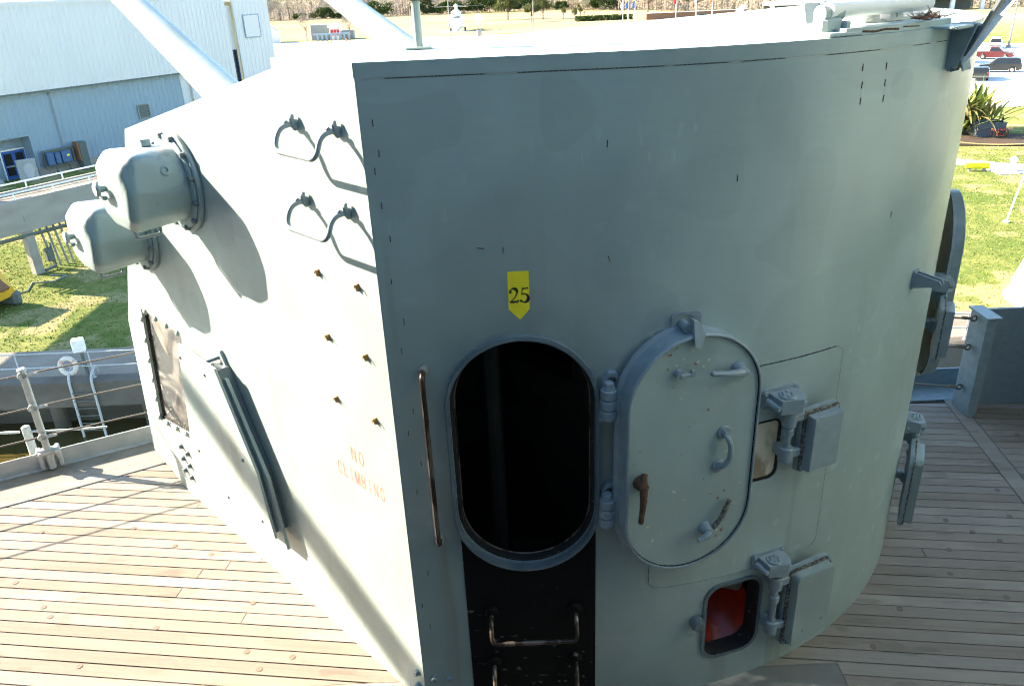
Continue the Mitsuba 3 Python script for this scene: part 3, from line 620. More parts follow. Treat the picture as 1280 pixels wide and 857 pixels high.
# scuttle covers: block, hinge barrels, plate and pad
def scuttle(u, ztop, w, h, o=.05, big=False, flip=False, label=None):
    S = numbered(GM + '__scuttle_cover')
    if label: labels[S] = {'label': label}
    M = wf(u, ztop)
    FX = np.diag([-1.0 if flip else 1.0, 1, 1, 1])
    def pl_(m):
        m = mv(m, M @ FX)
        return m
    bw = .15
    blk = cat(ext(rrect(-bw / 2 - .012, -.045, bw / 2 + .012, .045, .02), .014), hull([(-bw * .38, -.040, .01), (bw * .5, -.040, .01), (-bw * .38, .03, .01), (bw * .5, .03, .01), (-bw * .30, -.040, .085), (bw * .30, -.040, .105), (bw * .5, -.040, .08), (-bw * .30, .022, .085), (bw * .30, .022, .105), (bw * .5, .022, .08)]),
              mv(cyl(.036, .012, 20, c=.003), rot((1, 0, 0), -90), (0, .020, .055)), *[mv(sphere(.005, sub=1), t=(.02 * math.cos(a), .034, .055 + .02 * math.sin(a))) for a in np.arange(6) * math.pi / 3],
              mv(hexbolt(.016, .020), t=(bw * .36, -.005, .085)), tube([(-bw * .45, -.0, .02), (-bw * .36, -.012, .085)], [.015, .012], 8), *[mv(hexbolt(.010, .010), t=(sx * (bw / 2), sy, .014)) for sx in (-1, 1) for sy in (-.02, .03)])
    part(S, 'hinge_block', pl_(blk), 'paint_blue', 30)
    hy = [-.075, -.155, -.245] if not big else [-.10, -.21, -.36]
    hb = [mv(cyl(.030 if k != 1 else .024, .070 if k != 1 else .035, 18, c=.004), rot((1, 0, 0), 90), (.02, y + .03, .06)) for k, y in enumerate(hy)]
    hb.append(mv(cyl(.016, abs(hy[-1]) + .02, 12), rot((1, 0, 0), 90), (.02, -.02, .06)))
    hb += [mv(cbox(.04, .05, .06, .008), t=(.015, hy[0], .03)), mv(cbox(.04, .05, .06, .008), t=(.015, hy[2], .03)), mv(cbox(.06, .04, .024, .004), t=(.05, hy[0], .07)), mv(cbox(.06, .04, .024, .004), t=(.05, hy[2], .07))]
    part(S, 'hinge', pl_(cat(hb)), 'paint_blue', 35)
    L = frame((.075, -.055 - h, o), (math.cos(.06), 0, math.sin(-.06)), (0, 1, 0), (math.sin(.06), 0, math.cos(.06)))
    pl = rrect(0, 0, w, h, .05 if big else .022)
    part(S, 'cover_plate', pl_(mv(cat(ext(pl, .016), ext(pl.buffer(-.004), .020)), L)), 'paint_blue', 30)
    ins = pl.buffer(-.022)
    part(S, 'cover_gasket', pl_(mv(ext(pl.buffer(-.006).difference(ins), .010, .018), L)), 'gasket_worn', False)
    part(S, 'cover_pad', pl_(mv(cat(ext(ins, .052, .014), ext(ins.buffer(-.004), .056, .014)), L)), 'paint_chipped' if big else 'paint_blue', 30)
    for x_, y_ in ((w - .022, h - .022), (.022, .022)): part(S, 'bolt', pl_(mv(mv(hexbolt(.011, .012), t=(x_, y_, .020)), L)), 'paint_blue', 30)
scuttle(1.570, 1.530, .20, .30, label='small square cover plate open beside the cream port')
scuttle(1.605, .690, .27, .46, .045, big=True, label='larger chipped cover plate open beside the red lower port')
scuttle(3.23, 1.58, .20, .30, flip=True, label='upper cover plate seen edge on at the right of the mount')
scuttle(3.20, .74, .27, .46, .045, big=True, flip=True, label='lower cover plate seen edge on at the right of the mount')
# bracket and second door on the far right
part(GM, 'clevis', mv(cat(ext(rrect(-.035, -.06, .035, .06, .008), .012), *[mv(ext(Polygon([(0, -.045), (.012, -.045), (.12, -.012), (.13, 0), (.12, .02), (.0, .045)]).buffer(.004), .008), rot((0, 1, 0), -90) , (sx, 0, .01)) for sx in (-.018, .02)], mv(cyl(.012, .06, 12), rot((0, 1, 0), 90), (-.03, 0, .118)), *[mv(hexbolt(.012, .012), t=(-.015, y, .012)) for y in (-.03, .03)]), wf(2.43, 1.84) @ np.diag([.8, .72, .85, 1])), 'paint_blue', 30)
D2 = GM + '__door_001'; USED.add(D2); labels[D2] = {'label': 'second open oval door seen edge on at the right'}
M2 = wf(3.50, .09, .05) @ np.diag([1, 1, .62, 1])
def d2(m): return mv(m, M2 @ frame((-.27, .0, 0), (1, 0, 0), (0, 1, 0), (0, 0, 1)))
part(D2, 'rim', d2(rim), 'paint_blue', 40)
part(D2, 'panel', d2(ext(fac_.buffer(.002), .075, .004)), 'paint_dark', False)
part(D2, 'handle', d2(cat(mv(cyl(.018, .06, 12), t=(.50, 1.70, .10)), seg((.50, 1.72, .155), (.50, 1.56, .15), .014), mv(cbox(.05, .05, .03, .006), t=(.50, 1.70, .155)))), 'paint_blue', 35)

# welding ticks left where clips were cut away
tick = cbox(.0030, .024, .003, .0008)
for u_, z_, sl in [(.045, 2.70, 0), (.055, 2.60, 0), (.045, 2.42, 0), (.062, 2.30, 0), (.05, 2.14, 0), (.08, 1.98, 0), (.035, 2.54, 0), (.06, 1.86, 0), (.08, 1.60, 0), (.052, 1.5, 0), (.09, 1.36, 0), (.06, 1.22, 0), (.03, .62, 0), (.07, .8, 0), (.055, .5, 0),
               (1.792, 2.786, 0), (1.800, 2.726, 0), (1.803, 2.67, 0), (1.918, 2.781, 0), (1.924, 2.723, 0), (1.928, 2.667, 0), (1.30, 2.45, 0), (.84, 2.19, 20), (1.47, 1.65, 10), (1.86, 1.62, 10), (1.40, .70, 30), (1.62, .71, 40), (1.62, .745, 50), (.83, 2.60, 0), (1.88, 1.25, 60), (2.1, 2.2, 0), (.38, 2.25, 80), (.46, 2.24, 0)]:
    part(GM, 'weld_scar', mv(tick, wf(u_, z_, .001) @ rot((0, 0, 1), sl)), 'rust', False)
for u_, z_ in [(.03, .185), (.03, .105), (.10, .1), (.10, .18), (.03, .03), (.1, .03)]:
    part(GM, 'base_bolt', mv(hexbolt(.0145, .018), wf(u_ + .02, z_)), 'paint_blue', 20)

# things on the sunlit side plate
def sd(m, s, z, o=0.0): return mv(m, sf(s, z, o))
def smooth_hull(pts):
    m = tm(m3.Manifold.hull_points(np.array(pts)).refine_to_length(.018)); m.merge_vertices(); trimesh.smoothing.filter_taubin(m, .5, .52, 14); return m
def hood(s, z, label):
    H = numbered(GM + '__sight_hood'); labels[H] = {'label': label}
    part(H, 'flange', sd(cat(cyl(.245, .026, 48, c=.006), mv(cyl(.225, .012, 48, c=.004), t=(0, 0, .026))), s, z), 'paint_hood', 30)
    for k in range(12):
        a = k * math.pi / 6 + .2
        part(H, 'bolt', sd(mv(hexbolt(.014, .022), t=(.222 * math.cos(a), .222 * math.sin(a), .026)), s, z), 'paint_dark', 20)
    pts = []
    for a in np.linspace(0, 2 * math.pi, 40, endpoint=False):
        pts.append((.185 * math.cos(a), .185 * math.sin(a), .03)); pts.append((.183 * math.cos(a), .183 * math.sin(a), .15))
    for cx, cy, cz in [(-.135, .135, .25), (.135, .135, .25), (-.135, -.09, .285), (.135, -.09, .285), (-.08, -.135, .275), (.08, -.135, .275), (-.125, .10, .285), (.125, .10, .285), (-.16, .02, .28), (.16, .02, .28)]:
        for d in trimesh.creation.icosphere(2, .045).vertices: pts.append((cx + d[0], cy + d[1], cz + d[2]))
    part(H, 'housing', sd(tm(m3.Manifold.hull_points(np.array(pts)).refine_to_length(.02)).subdivide(), s, z) if False else sd(smooth_hull(pts), s, z), 'paint_hood', 50)
    part(H, 'handle', sd(tube(rounded([(-.02, -.15, .14), (-.02, -.235, .14), (-.02, -.235, .26), (-.02, -.15, .26)], .02), .008, 8), s, z), 'paint_blue')
    part(H, 'knob', sd(cat(mv(cyl(.016, .05, 12), t=(-.06, .02, .32)), mv(cyl(.034, .02, 16, c=.006), t=(-.06, .02, .36)), mv(cbox(.06, .02, .02, .004), t=(-.06, -.02, .35))), s, z), 'paint_plain')
    for x_, y_, z_ in ((.155, .085, .13), (-.02, .185, .12)): part(H, 'plug', sd(mv(lathe([(0, 0), (.024, 0), (.024, .03), (.012, .032), (.010, .02), (0, .02)], 14), frame((x_, y_, z_), (0, 0, 1), *((lambda d: (np.cross(d, (0, 0, 1)), d))(np.array([x_, y_, 0]) / math.hypot(x_, y_))))), s, z), 'paint_hood')
hood(1.60, 2.295, 'nearer and higher bolted sight hood')
hood(2.33, 1.93, 'farther and lower bolted sight hood')
def side_rung(s0, s1, z):
    P = rounded([(0, 0, .0), (0, -.005, .075), (.0, -.085, .105), (s0 - s1, -.088, .105), (s0 - s1, -.005, .075), (s0 - s1, 0, 0)], .05, 8)
    m = tube(P, .0095, 12)
    horn = lambda x: cat(tube([(x, -.018, .002), (x + .002, .0, .016), (x + .003, .020, .020), (x + .003, .034, .014)], [.014, .014, .011, .007], 10), mv(cyl(.017, .012, 14, c=.003), t=(x, 0, 0)), tube([(x, -.005, .012), (x - .002, .004, .038), (x - .003, .014, .046)], [.010, .009, .008], 8))
    part(GM, 'climbing_rung', sd(m, s0, z), 'paint_blue', True)
    for x in (0, s0 - s1): part(GM, 'rung_lug', sd(horn(x), s0, z), 'paint_blue', 30)
side_rung(.412, .130, 2.668); side_rung(.415, .128, 2.380)
for s_, z_ in ((.409, 2.086), (.132, 2.089), (.403, 1.806), (.135, 1.797), (.408, 1.514), (.125, 1.515)):
    part(GM, 'clip', sd(cat(hull([(-.006, .022, 0), (.006, .022, 0), (-.008, -.022, 0), (.008, -.022, 0), (-.003, .012, .022), (.004, -.018, .020)]), tube([(0, .01, .01), (.004, .016, .028), (.010, .004, .036)], [.006, .005, .004], 6)).apply_scale(.72), s_, z_), 'rusty_clip', 30)
# plastic window with bolts, wavy reflections painted into its colour
part(GM, 'window', side_mesh(win_poly.buffer(.03, join_style=2), .006, -.032), 'clouded_plastic', False, label='plastic window in the side plate with wavy reflections painted in')
part(GM, 'window_frame', side_mesh(win_poly.buffer(.004).difference(win_poly.buffer(-.022, join_style=2)), .006, -.024), 'gasket', False)
wl = LineString(WIN + [WIN[0]])
for k in range(18):
    p_ = wl.interpolate((k + .5) / 18, normalized=True)
    part(GM, 'window_bolt', sd(lathe([(0, 0), (.020, 0), (.018, .010), (.008, .016), (0, .017)], 12), p_.x, p_.y), 'paint_plain')
for k in range(6): part(GM, 'base_bolt', sd(hexbolt(.016, .022), 2.44 + (k % 2) * .09 + (k // 2) * .015, .38 - (k // 2) * .10 + (k % 2) * .02), 'paint_dark', 20)
for x_, y_ in ((.045, .19), (.045, .11), (.05, .03)): part(GM, 'base_bolt', sd(hexbolt(.0145, .02), x_, y_), 'paint_blue', 20)
# raised access plate on the side, with thick dark edge
AP = GM + '__access_plate'; USED.add(AP); labels[AP] = {'label': 'raised flat access plate beside the plastic window'}
acc = Polygon([(1.90, 1.365), (1.46, 1.35), (1.19, .83), (1.12, .44), (1.62, .42), (2.06, .64)])
part(AP, 'plate', side_mesh(acc, .014, .080), 'paint_plain', False)
low = Polygon([(1.92, 1.30), (1.425, 1.285), (1.150, .79), (1.075, .37), (1.6, .35), (2.05, .58)])
part(AP, 'seat_plate', side_mesh(low, .018, .040), 'paint_plain', False)
part(AP, 'spacer', side_mesh(acc.buffer(-.02), .080, .0), 'paint_dark', False)
part(AP, 'latch', sd(cat(hull([(-.05, -.03, .0), (.05, -.03, .0), (0, .06, 0), (-.05, -.03, .03), (.05, -.03, .03), (0, .06, .03)]), mv(cbox(.16, .03, .03, .006), rot((0, 0, 1), 20), (-.05, -.02, .13)), tube([(-.02, .02, .02), (-.06, .0, .13), (-.14, -.07, .14)], .012, 8)).apply_scale((1, 1, .6)), 1.53, 1.345), 'paint_blue', 30)
for s_, z_ in ((1.90, 1.28), (1.6, 1.27), (1.33, .85), (1.24, .5), (1.95, .65), (1.65, .46)): part(AP, 'bolt', sd(lathe([(0, 0), (.010, 0), (.008, .006), (0, .007)], 10), s_, z_, .094), 'paint_dark')
# NO CLIMBING, stencilled
def stencil(word, h, s_left, z, pitch, wid):
    out = []
    for k, ch in enumerate(word):
        m = meshkit.text_mesh(ch, h, .0004, False); e = m.bounds[1] - m.bounds[0]; c_ = (m.bounds[0] + m.bounds[1]) / 2
        m.apply_translation((-c_[0], 0, 0)); w_ = wid * (.30 if ch == 'I' else 1.2 if ch == 'M' else 1.0)
        m.apply_scale((w_ / e[0], 1, 1)); m.apply_translation(((k + .5) * pitch, 0, 0)); out.append(m)
    return sd(cat(out), s_left, z, .0006)
part(GM, 'stencil_word', stencil('NO', .072, .372, 1.225, .058, .036), 'red_ink', False, label='faded red stencilled word NO')
part(GM, 'stencil_word', stencil('CLIMBING', .070, .500, 1.105, .0465, .030), 'red_ink', False, label='faded red stencilled word CLIMBING')

# roof fittings
VP = thing('roof_pipe', 'slim white pipe with a rusty collar standing on the mount roof', 'pipe')
pp = (-.305, 3.20)
part(VP, 'pipe', mv(cyl(.0165, .55, 16), t=(*pp, 2.894)), 'paint_plain')
part(VP, 'base_plate', mv(cbox(.10, .08, .010, .003), t=(*pp, 2.897)), 'paint_plain', False)
part(VP, 'collar', mv(cyl(.030, .05, 18, c=.008), t=(*pp, 3.075)), 'paint_plain')
part(VP, 'rust_ring', mv(cyl(.0295, .010, 18), t=(*pp, 3.062)), 'rust')

CB = thing('roof_ledge', 'white painted hatch surround with rusty edge on the right rear of the mount roof', 'hatch')
def at_roof(u, inset, z): return wf(u, z, -inset)
part(CB, 'ledge', curved_plate(sbox(1.70, 2.893, 2.36, 2.918), .14, -.15), 'paint_plain', 28)
part(CB, 'rust_line', curved_plate(LineString([(1.78, 2.905), (1.84, 2.901), (1.9, 2.906), (1.97, 2.902)]).buffer(.0035).union(LineString([(2.0, 2.908), (2.1, 2.905)]).buffer(.002)), .002, -.0105), 'rust', False)
part(CB, 'hatch_lid', mv(cat(ext(rrect(-.26, -.14, .30, .16, .08), .035, .0), ext(rrect(-.22, -.10, .26, .12, .07), .022, .035)), frame((*(wall_at(2.16)[0] + np.array([-.12, .26])), 2.894), (math.cos(.55), math.sin(.55), 0), (-math.sin(.55), math.cos(.55), 0), (0, 0, 1))), 'white_paint', 35)
for u_, i_, h_ in ((2.02, .20, .16), (2.16, .18, .22), (2.28, .24, .18)):
    part(CB, 'lug', mv(hull([(-.05, 0, -.05), (.05, 0, -.05), (-.05, 0, .05), (.05, 0, .05), (-.025, h_ * .8, -.03), (.03, h_, -.02), (-.01, h_, .03), (.035, h_ * .7, .03)]), at_roof(u_, i_, 2.92)), 'white_paint', 40)
part(CB, 'hinge_tube', mv(seg((-.35, .06, 0), (.28, .06, 0), .028, 14), at_roof(2.05, .12, 2.915)), 'white_paint')
part(CB, 'spring_arm', mv(tube([(.02, 0, 0), (.0, .12, 0), (.03, .22, .02), (.02, .34, 0)], [.02, .018, .016, .016], 10), at_roof(2.14, .15, 2.925)), 'paint_plain')
part(CB, 'latch', mv(cat(cbox(.09, .06, .07, .012), mv(cyl(.03, .09, 14), rot((0, 1, 0), 90), (-.04, .04, 0)), mv(cbox(.03, .05, .04, .006), t=(.05, -.01, .03))), at_roof(1.70, .10, 2.925)), 'paint_plain', 30)
part(CB, 'latch_plate', mv(cbox(.15, .014, .09, .004), at_roof(1.70, .05, 2.900)), 'paint_plain', 30)
part(CB, 'cleat', mv(cat(hull([(-.04, 0, -.03), (.04, 0, -.03), (-.04, 0, .03), (.04, 0, .03), (-.03, .07, 0), (.05, .07, 0)]), mv(cbox(.03, .05, .05, .01), t=(.06, .05, 0))), at_roof(1.80, .28, 2.925)), 'paint_blue', 30)
# dry grass nest tucked on the ledge
tw = []
for k in range(70):
    a = rng.uniform(0, 6.28); b = rng.uniform(-.3, .9); L = rng.uniform(.03, .075); s_ = np.array([rng.normal(0, .05), rng.uniform(0, .01), rng.normal(0, .015)])
    tw.append(tube([s_, s_ + L * np.array([math.cos(a) * math.cos(b), abs(math.sin(b)) * .7, math.sin(a) * math.cos(b) * .6])], [.0022, .0012], 4))
solo('dry_nest', mv(cat(tw), at_roof(2.17, .02, 2.922)), 'rust', 'clump of dry brown twigs caught on the roof ledge of the mount', 'nest')
BK = thing('roof_bracket', 'dark grey gusset bracket with slanting strut clamped over the right roof edge', 'bracket')
Mb = wf(2.36, 2.795) @ np.diag([.70, .72, .72, 1])
part(BK, 'gusset', mv(ext(Polygon([(-.0, -.075), (.02, -.095), (.055, -.075), (.12, .14), (-.0, .14)]).buffer(.005), .012), Mb @ rot((0, 1, 0), -90)), 'paint_blue', 25)
part(BK, 'gusset', mv(ext(Polygon([(-.0, -.075), (.02, -.095), (.055, -.075), (.12, .14), (-.0, .14)]).buffer(.005), .012), Mb @ frame((.11, 0, 0), (1, 0, 0), (0, 1, 0), (0, 0, 1)) @ rot((0, 1, 0), -90)), 'paint_blue', 25)
part(BK, 'web', mv(mv(cbox(.12, .24, .010, .003), rot((1, 0, 0), -18), (.05, .02, .055)), Mb), 'paint_blue', 25)
part(BK, 'strut', mv(hull([(.02, -.02, .07), (.10, -.02, .07), (.02, -.02, .085), (.10, -.02, .085), (.12, .50, .26), (.42, .50, .26), (.12, .50, .28), (.42, .50, .28)]), Mb), 'paint_dark', 25)
part(BK, 'flange', mv(hull([(.0, -.05, .075), (.015, -.05, .075), (.0, -.05, .10), (.015, -.05, .10), (.14, .36, .25), (.155, .36, .25), (.14, .36, .30), (.155, .36, .30)]), Mb), 'white_paint', 25)
part(BK, 'shelf', mv(cbox(.34, .016, .16, .004), Mb @ frame((-.08, .135, .03), (1, 0, 0), (0, 1, 0), (0, 0, 1))), 'paint_plain', 25)
for x_ in (.0, .06): part(BK, 'bolt', mv(mv(hexbolt(.014, .02), t=(x_, -.085, .03)), Mb), 'paint_dark', 20)

# tour marker 25
TMK = thing('tour_marker', 'yellow arrow sticker reading 25 above the oval doorway', 'sign')
ax0, ax1, zt, zs, zb = .470, .549, 2.157, 2.010, 1.968
arrow = Polygon([(ax0, zt), (ax1, zt + .001), (ax1 - .001, zs), ((ax0 + ax1) / 2 + .002, zb), (ax0, zs)])
part(TMK, 'sticker', mv(ext(arrow, .0012, .0005), wf(0, 0)), 'yellow', False)
def arcpts(cx, cy, rx, ry, a0, a1, n=14): return [(cx + rx * math.cos(math.radians(a)), cy + ry * math.sin(math.radians(a))) for a in np.linspace(a0, a1, n)]
def brush(pts, w0):
    """stroke whose width follows a list"""
    g = []
    w = np.interp(np.linspace(0, 1, len(pts)), np.linspace(0, 1, len(w0)), w0)
    for (p, q, a, b) in zip(pts[:-1], pts[1:], w[:-1], w[1:]):
        g.append(shapely.MultiPoint([Point(p).buffer(a / 2).centroid]).buffer(a / 2).union(Point(q).buffer(b / 2)).convex_hull)
    return shapely.union_all(g)
two = shapely.union_all([brush(arcpts(.30, .70, .22, .24, 175, -20) + [(.42, .45), (.25, .22), (.08, .08)], [.16, .06, .08, .17, .17, .12, .06, .05]), Polygon([(.05, .0), (.55, .0), (.62, .22), (.57, .22), (.50, .13), (.10, .13)]), Point(.10, .70).buffer(.075)])
five = shapely.union_all([Polygon([(.17, .86), (.52, .90), (.56, .99), (.53, 1.0), (.48, .97), (.16, .97)]), brush([(.18, .93), (.13, .52)], [.06, .05]), brush([(.13, .52), (.25, .58)] + arcpts(.28, .30, .25, .28, 85, -140), [.05, .08, .14, .19, .17, .07, .06]), Point(.08, .12).buffer(.075)])
num = shapely.union_all([two, affinity.translate(five, .66, 0)])
num = affinity.translate(affinity.scale(num, .060, .060, origin=(0, 0)), ax0 + .003, 2.036)
part(TMK, 'number', mv(ext(num, .0010, .0019), wf(0, 0)), 'black_ink', False, label='black serif number 25')

# ------------------------------------------------------------------ bulwark and lifelines on the far right
BW = thing('bulwark', 'blue grey steel bulwark plate with thick end post on the shaded right deck', 'bulwark')
part(BW, 'post', bx(3.40, 3.47, 5.12, 5.34, 0, .79, .006), 'paint_blue', False)
part(BW, 'cap', bx(3.39, 3.50, 5.11, 5.37, .792, .808, .004), 'paint_blue', False)
part(BW, 'panel', bx(3.472, 4.02, 5.30, 5.33, .0, .80, .003), 'paint_blue', False)
part(BW, 'panel', bx(4.024, 7.0, 5.34, 5.37, .0, .80, .003), 'paint_blue', False)
for z in (.76, .53, .20):
    k = thing('hook_line', f'wire line with hook running left from the {"top" if z > .7 else "middle" if z > .5 else "foot"} of the bulwark post', 'wire')
    part(k, 'wire', tube([(2.4, 5.5, z + .03), (3.0, 5.33, z + .005), (3.30, 5.25, z)], .0065, 6), 'cable')
    part(k, 'hook', mv(cat(trimesh.creation.torus(.020, .007, 14, 8), seg((-.02, 0, 0), (-.09, .01, 0), .012)), frame((3.37, 5.24, z), (1, 0, 0), (0, 0, 1), (0, -1, 0))), 'cable')

# ------------------------------------------------------------------ unseen superstructure, shaped to control light on the mount wall and deck
DH = thing('unseen_deckhouse', 'unseen grey superstructure behind the viewpoint, placed to darken the mount wall and right deck', 'superstructure')
part(DH, 'wall', bx(-9, 13, -1.3, -1.1, 0, 6.5), 'house_paint', False)  # unseen wall, cuts skylight on the rear wall of the mount
part(DH, 'wall', bx(-9, -4.6, -1.1, 2.2, 0, 11), 'house_paint', False)  # unseen wing, keeps sun off the deck beneath the viewpoint
part(DH, 'wall', bx(-13, -6.2, 2.21, 3.92, 0, 11), 'house_paint', False)  # unseen wing, shades the deck in front of the rear wall
part(DH, 'wall', bx(5.0, 13, -1.1, 3.2, 0, 9), 'paint_plain', False)  # unseen lighter wing, bounces sun onto the right of the curved wall
part(DH, 'wall', bx(4.4, 13, 3.21, 4.95, 0, 12), 'house_paint', False)  # unseen wall, darkens the right deck
part(DH, 'unseen_slab', bx(-1.6, 3.2, -1.1, .98, 1.35, 1.45), 'house_paint', False)  # unseen platform, darkens the lower rear wall
part(DH, 'bulwark', bx(-1.6, 3.2, .98, 1.0, .02, 1.72), 'house_paint', False)  # unseen screen, keeps deck bounce off the lower rear wall
part(DH, 'unseen_slab', bx(-4.6, 2.0, -1.1, -.6, 5.2, 5.35), 'house_paint', False)  # unseen overhead slab, trims skylight on the rear wall
part(DH, 'unseen_slab', bx(2.55, 13, 3.21, 6.6, 3.55, 3.7), 'house_paint', False)  # unseen overhead slab, darkens the right deck
BO = thing('unseen_boom', 'long grey spar out of view at left, placed to cast the soft band on the side plate', 'boom')
b0_, b1_ = np.array([-1.72, 4.0, 1.02]) + SUN * 14, np.array([-.55, 2.78, .15]) + SUN * 12
part(BO, 'spar', tube([b0_, b0_ + (b1_ - b0_) * .5, b1_ + (b1_ - b0_) * .9], [.10, .13, .15], 14), 'paint_plain')  # out of view, aimed so its shadow crosses the side plate

# ------------------------------------------------------------------ building beyond the lawn
def dirv(deg): return np.array([math.cos(math.radians(deg)), math.sin(math.radians(deg))])
BD = thing('pavilion_building', 'large pale metal clad hall with blue grey lower wall and blue double doors', 'building')
BX, BP = dirv(57), np.array([-36.0, 65.5])
BMt = frame((*BP, 0), (*BX, 0), (0, 0, 1), (BX[1], -BX[0], 0))            # x along the wall, y up, z towards the viewer
def bm(m): return mv(m, BMt)
def ribbed(x0, x1, y0, y1, z=0.0, pitch=.46, d=.028, w=.12):
    pts = [(x0, z - .2), (x1, z - .2), (x1, z)]
    n = int((x1 - x0) / pitch)
    for i in range(n, -1, -1):
        c = x0 + (i + .5) * pitch
        if c + w > x1: continue
        pts += [(c + w / 2 + .04, z), (c + w / 2 - .01, z + d), (c - w / 2 + .01, z + d), (c - w / 2 - .04, z)]
    pts.append((x0, z))
    m = ext(Polygon(pts), y1 - y0); v = m.vertices.copy()
    m.vertices = np.c_[v[:, 0], y0 + v[:, 2], v[:, 1]]; m.invert(); return m
part(BD, 'lower_wall', bm(cat(ribbed(-2.15, 12.4, -8.65, -2.96), ribbed(-7.2, -2.15, -6.15, -2.96), ribbed(-12, -7.2, -8.65, -2.96))), 'cladding_blue', False)
part(BD, 'plinth', bm(cat(bx(-2.15, 12.4, -9.5, -8.65, -.2, .03), bx(-12, -7.2, -9.5, -8.65, -.2, .03))), 'concrete', False)
part(BD, 'upper_wall', bm(ribbed(-12, 13.15, -2.9, 3.2, .55)), 'cladding', False)
part(BD, 'soffit', bm(bx(-12, 13.15, -3.02, -2.905, -.1, .62)), 'trim_dark', False)
part(BD, 'roof_edge', bm(bx(-12.1, 13.2, 3.2, 3.45, -.2, .66)), 'cladding', False)
part(BD, 'roof', bm(bx(-12, 24, 2.7, 3.15, -24, -.2)), 'cladding', False)
for x0_ in (-12, 23.6): part(BD, 'end_wall', bm(bx(x0_, x0_ + .2, -9.5, 2.7, -24, -.2)), 'cladding', False)
part(BD, 'recess', bm(cat(bx(-7.3, -7.2, -9.4, -6.15, -1.4, -.2), bx(-2.15, -2.05, -9.4, -6.15, -1.4, -.2), bx(-7.3, -2.05, -9.4, -6.1, -1.6, -1.4), bx(-7.3, -2.05, -6.15, -6.05, -1.4, -.2))), 'cladding_blue', False)
dz = -1.38
DO = BD + '__double_door'; USED.add(DO); labels[DO] = {'label': 'bright blue glazed double door in the recess'}
for i in range(2):
    x0 = -3.98 + i * .90
    part(DO, 'leaf', bm(cat(bx(x0, x0 + .14, -9.36, -7.2, dz, dz + .06), bx(x0 + .76, x0 + .90, -9.36, -7.2, dz, dz + .06), bx(x0 + .14, x0 + .76, -9.36, -9.1, dz, dz + .06), bx(x0 + .14, x0 + .76, -7.4, -7.2, dz, dz + .06), bx(x0 + .14, x0 + .76, -8.45, -8.3, dz, dz + .06))), 'door_blue', False)
    part(DO, 'pane', bm(bx(x0 + .14, x0 + .76, -9.1, -7.4, dz, dz + .03)), 'dark_glass', False)
    part(DO, 'push_bar', bm(bx(x0 + .1, x0 + .8, -8.42, -8.35, dz + .06, dz + .12)), 'bright_steel', False)
part(DO, 'frame', bm(cat(bx(-4.07, -3.99, -9.4, -7.1, dz, dz + .1), bx(-2.17, -2.152, -9.4, -7.1, dz, dz + .1), bx(-4.07, -2.152, -7.19, -7.08, dz, dz + .1))), 'white_paint', False)
part(BD, 'corner_panel', bm(ribbed(12.4, 13.4, -9.4, -2.96, .05)), 'cladding', False)
part(BD, 'middle_block', bm(ribbed(13.3, 18.6, -9.4, 7.5, .35)), 'cladding', False)
for y0_, y1_ in ((-1.5, 2.4), (-9.4, -4.8)): part(BD, 'recess_wall', bm(bx(18.6, 19.5, y0_, y1_, -.3, -.1)), 'cladding', False)
part(BD, 'window', bm(bx(18.6, 19.5, -4.8, -1.5, -.3, -.18)), 'dark_glass', False)
part(BD, 'window_frame', bm(cat(bx(18.6, 18.68, -4.8, -1.5, -.2, -.08), bx(19.42, 19.5, -4.8, -1.5, -.2, -.08), bx(19.02, 19.08, -4.8, -1.5, -.2, -.1))), 'box_blue', False)
part(BD, 'tower', bm(ribbed(19.5, 23.8, -9.4, 7.5, .35, pitch=.5)), 'cladding', False)
part(BD, 'tower_hatch', bm(cat(bx(20.5, 22.3, -.47, 1.46, .40, .43))), 'cladding', False)
part(BD, 'hatch_frame', bm(cat(bx(20.42, 20.5, -.55, 1.54, .40, .46), bx(22.3, 22.38, -.55, 1.54, .40, .46), bx(20.5, 22.3, 1.46, 1.54, .40, .46), bx(20.5, 22.3, -.55, -.47, .40, .46))), 'cladding_blue', False)
LV = BD + '__louvre'; USED.add(LV)
part(LV, 'frame', bm(cat(bx(7.55, 7.62, -6.3, -5.1, .04, .14), bx(8.63, 8.70, -6.3, -5.1, .04, .14), bx(7.55, 8.70, -5.17, -5.1, .04, .14), bx(7.55, 8.7, -6.3, -6.23, .04, .14))), 'olive_grey', False)
part(LV, 'backing', bm(bx(7.62, 8.63, -6.23, -5.17, .046, .05)), 'trim_dark', False)
for i in range(8): part(LV, 'slat', bm(mv(bx(7.62, 8.63, -.035, .035, -.008, .008), rot((1, 0, 0), 40), (0, -6.16 + i * .132, .09))), 'olive_grey', False)
part(BD, 'conduit', bm(cat(seg((.25, -3.3, .12), (.25, -8.0, .12), .035), mv(cbox(.16, .16, .12, .02), t=(.25, -3.25, .1)))), 'pole_grey')
EB = thing('electrical_panel', 'dark rack of three blue switch boxes on legs beside the hall wall', 'electrical box')
for x0, x1, y0, y1 in ((-1.62, -1.05, -8.55, -7.55), (-.95, -.52, -8.5, -7.65), (-.42, .35, -8.5, -7.6)):
    part(EB, 'switch_box', bm(bx(x0, x1, y0, y1, .55, .80, .03)), 'box_blue', 25)
part(EB, 'rack', bm(cat(bx(-1.75, .75, -7.5, -7.38, .42, .54), bx(-1.75, .75, -8.75, -8.62, .42, .54), bx(-1.75, -1.65, -8.75, -7.4, .42, .54), bx(.62, .75, -8.75, -7.4, .42, .54), bx(-1.7, .7, -8.7, -7.4, .40, .44), bx(-.95, -.85, -9.5, -8.7, .42, .54), bx(.15, .25, -9.5, -8.7, .42, .54))), 'trim_dark', False)
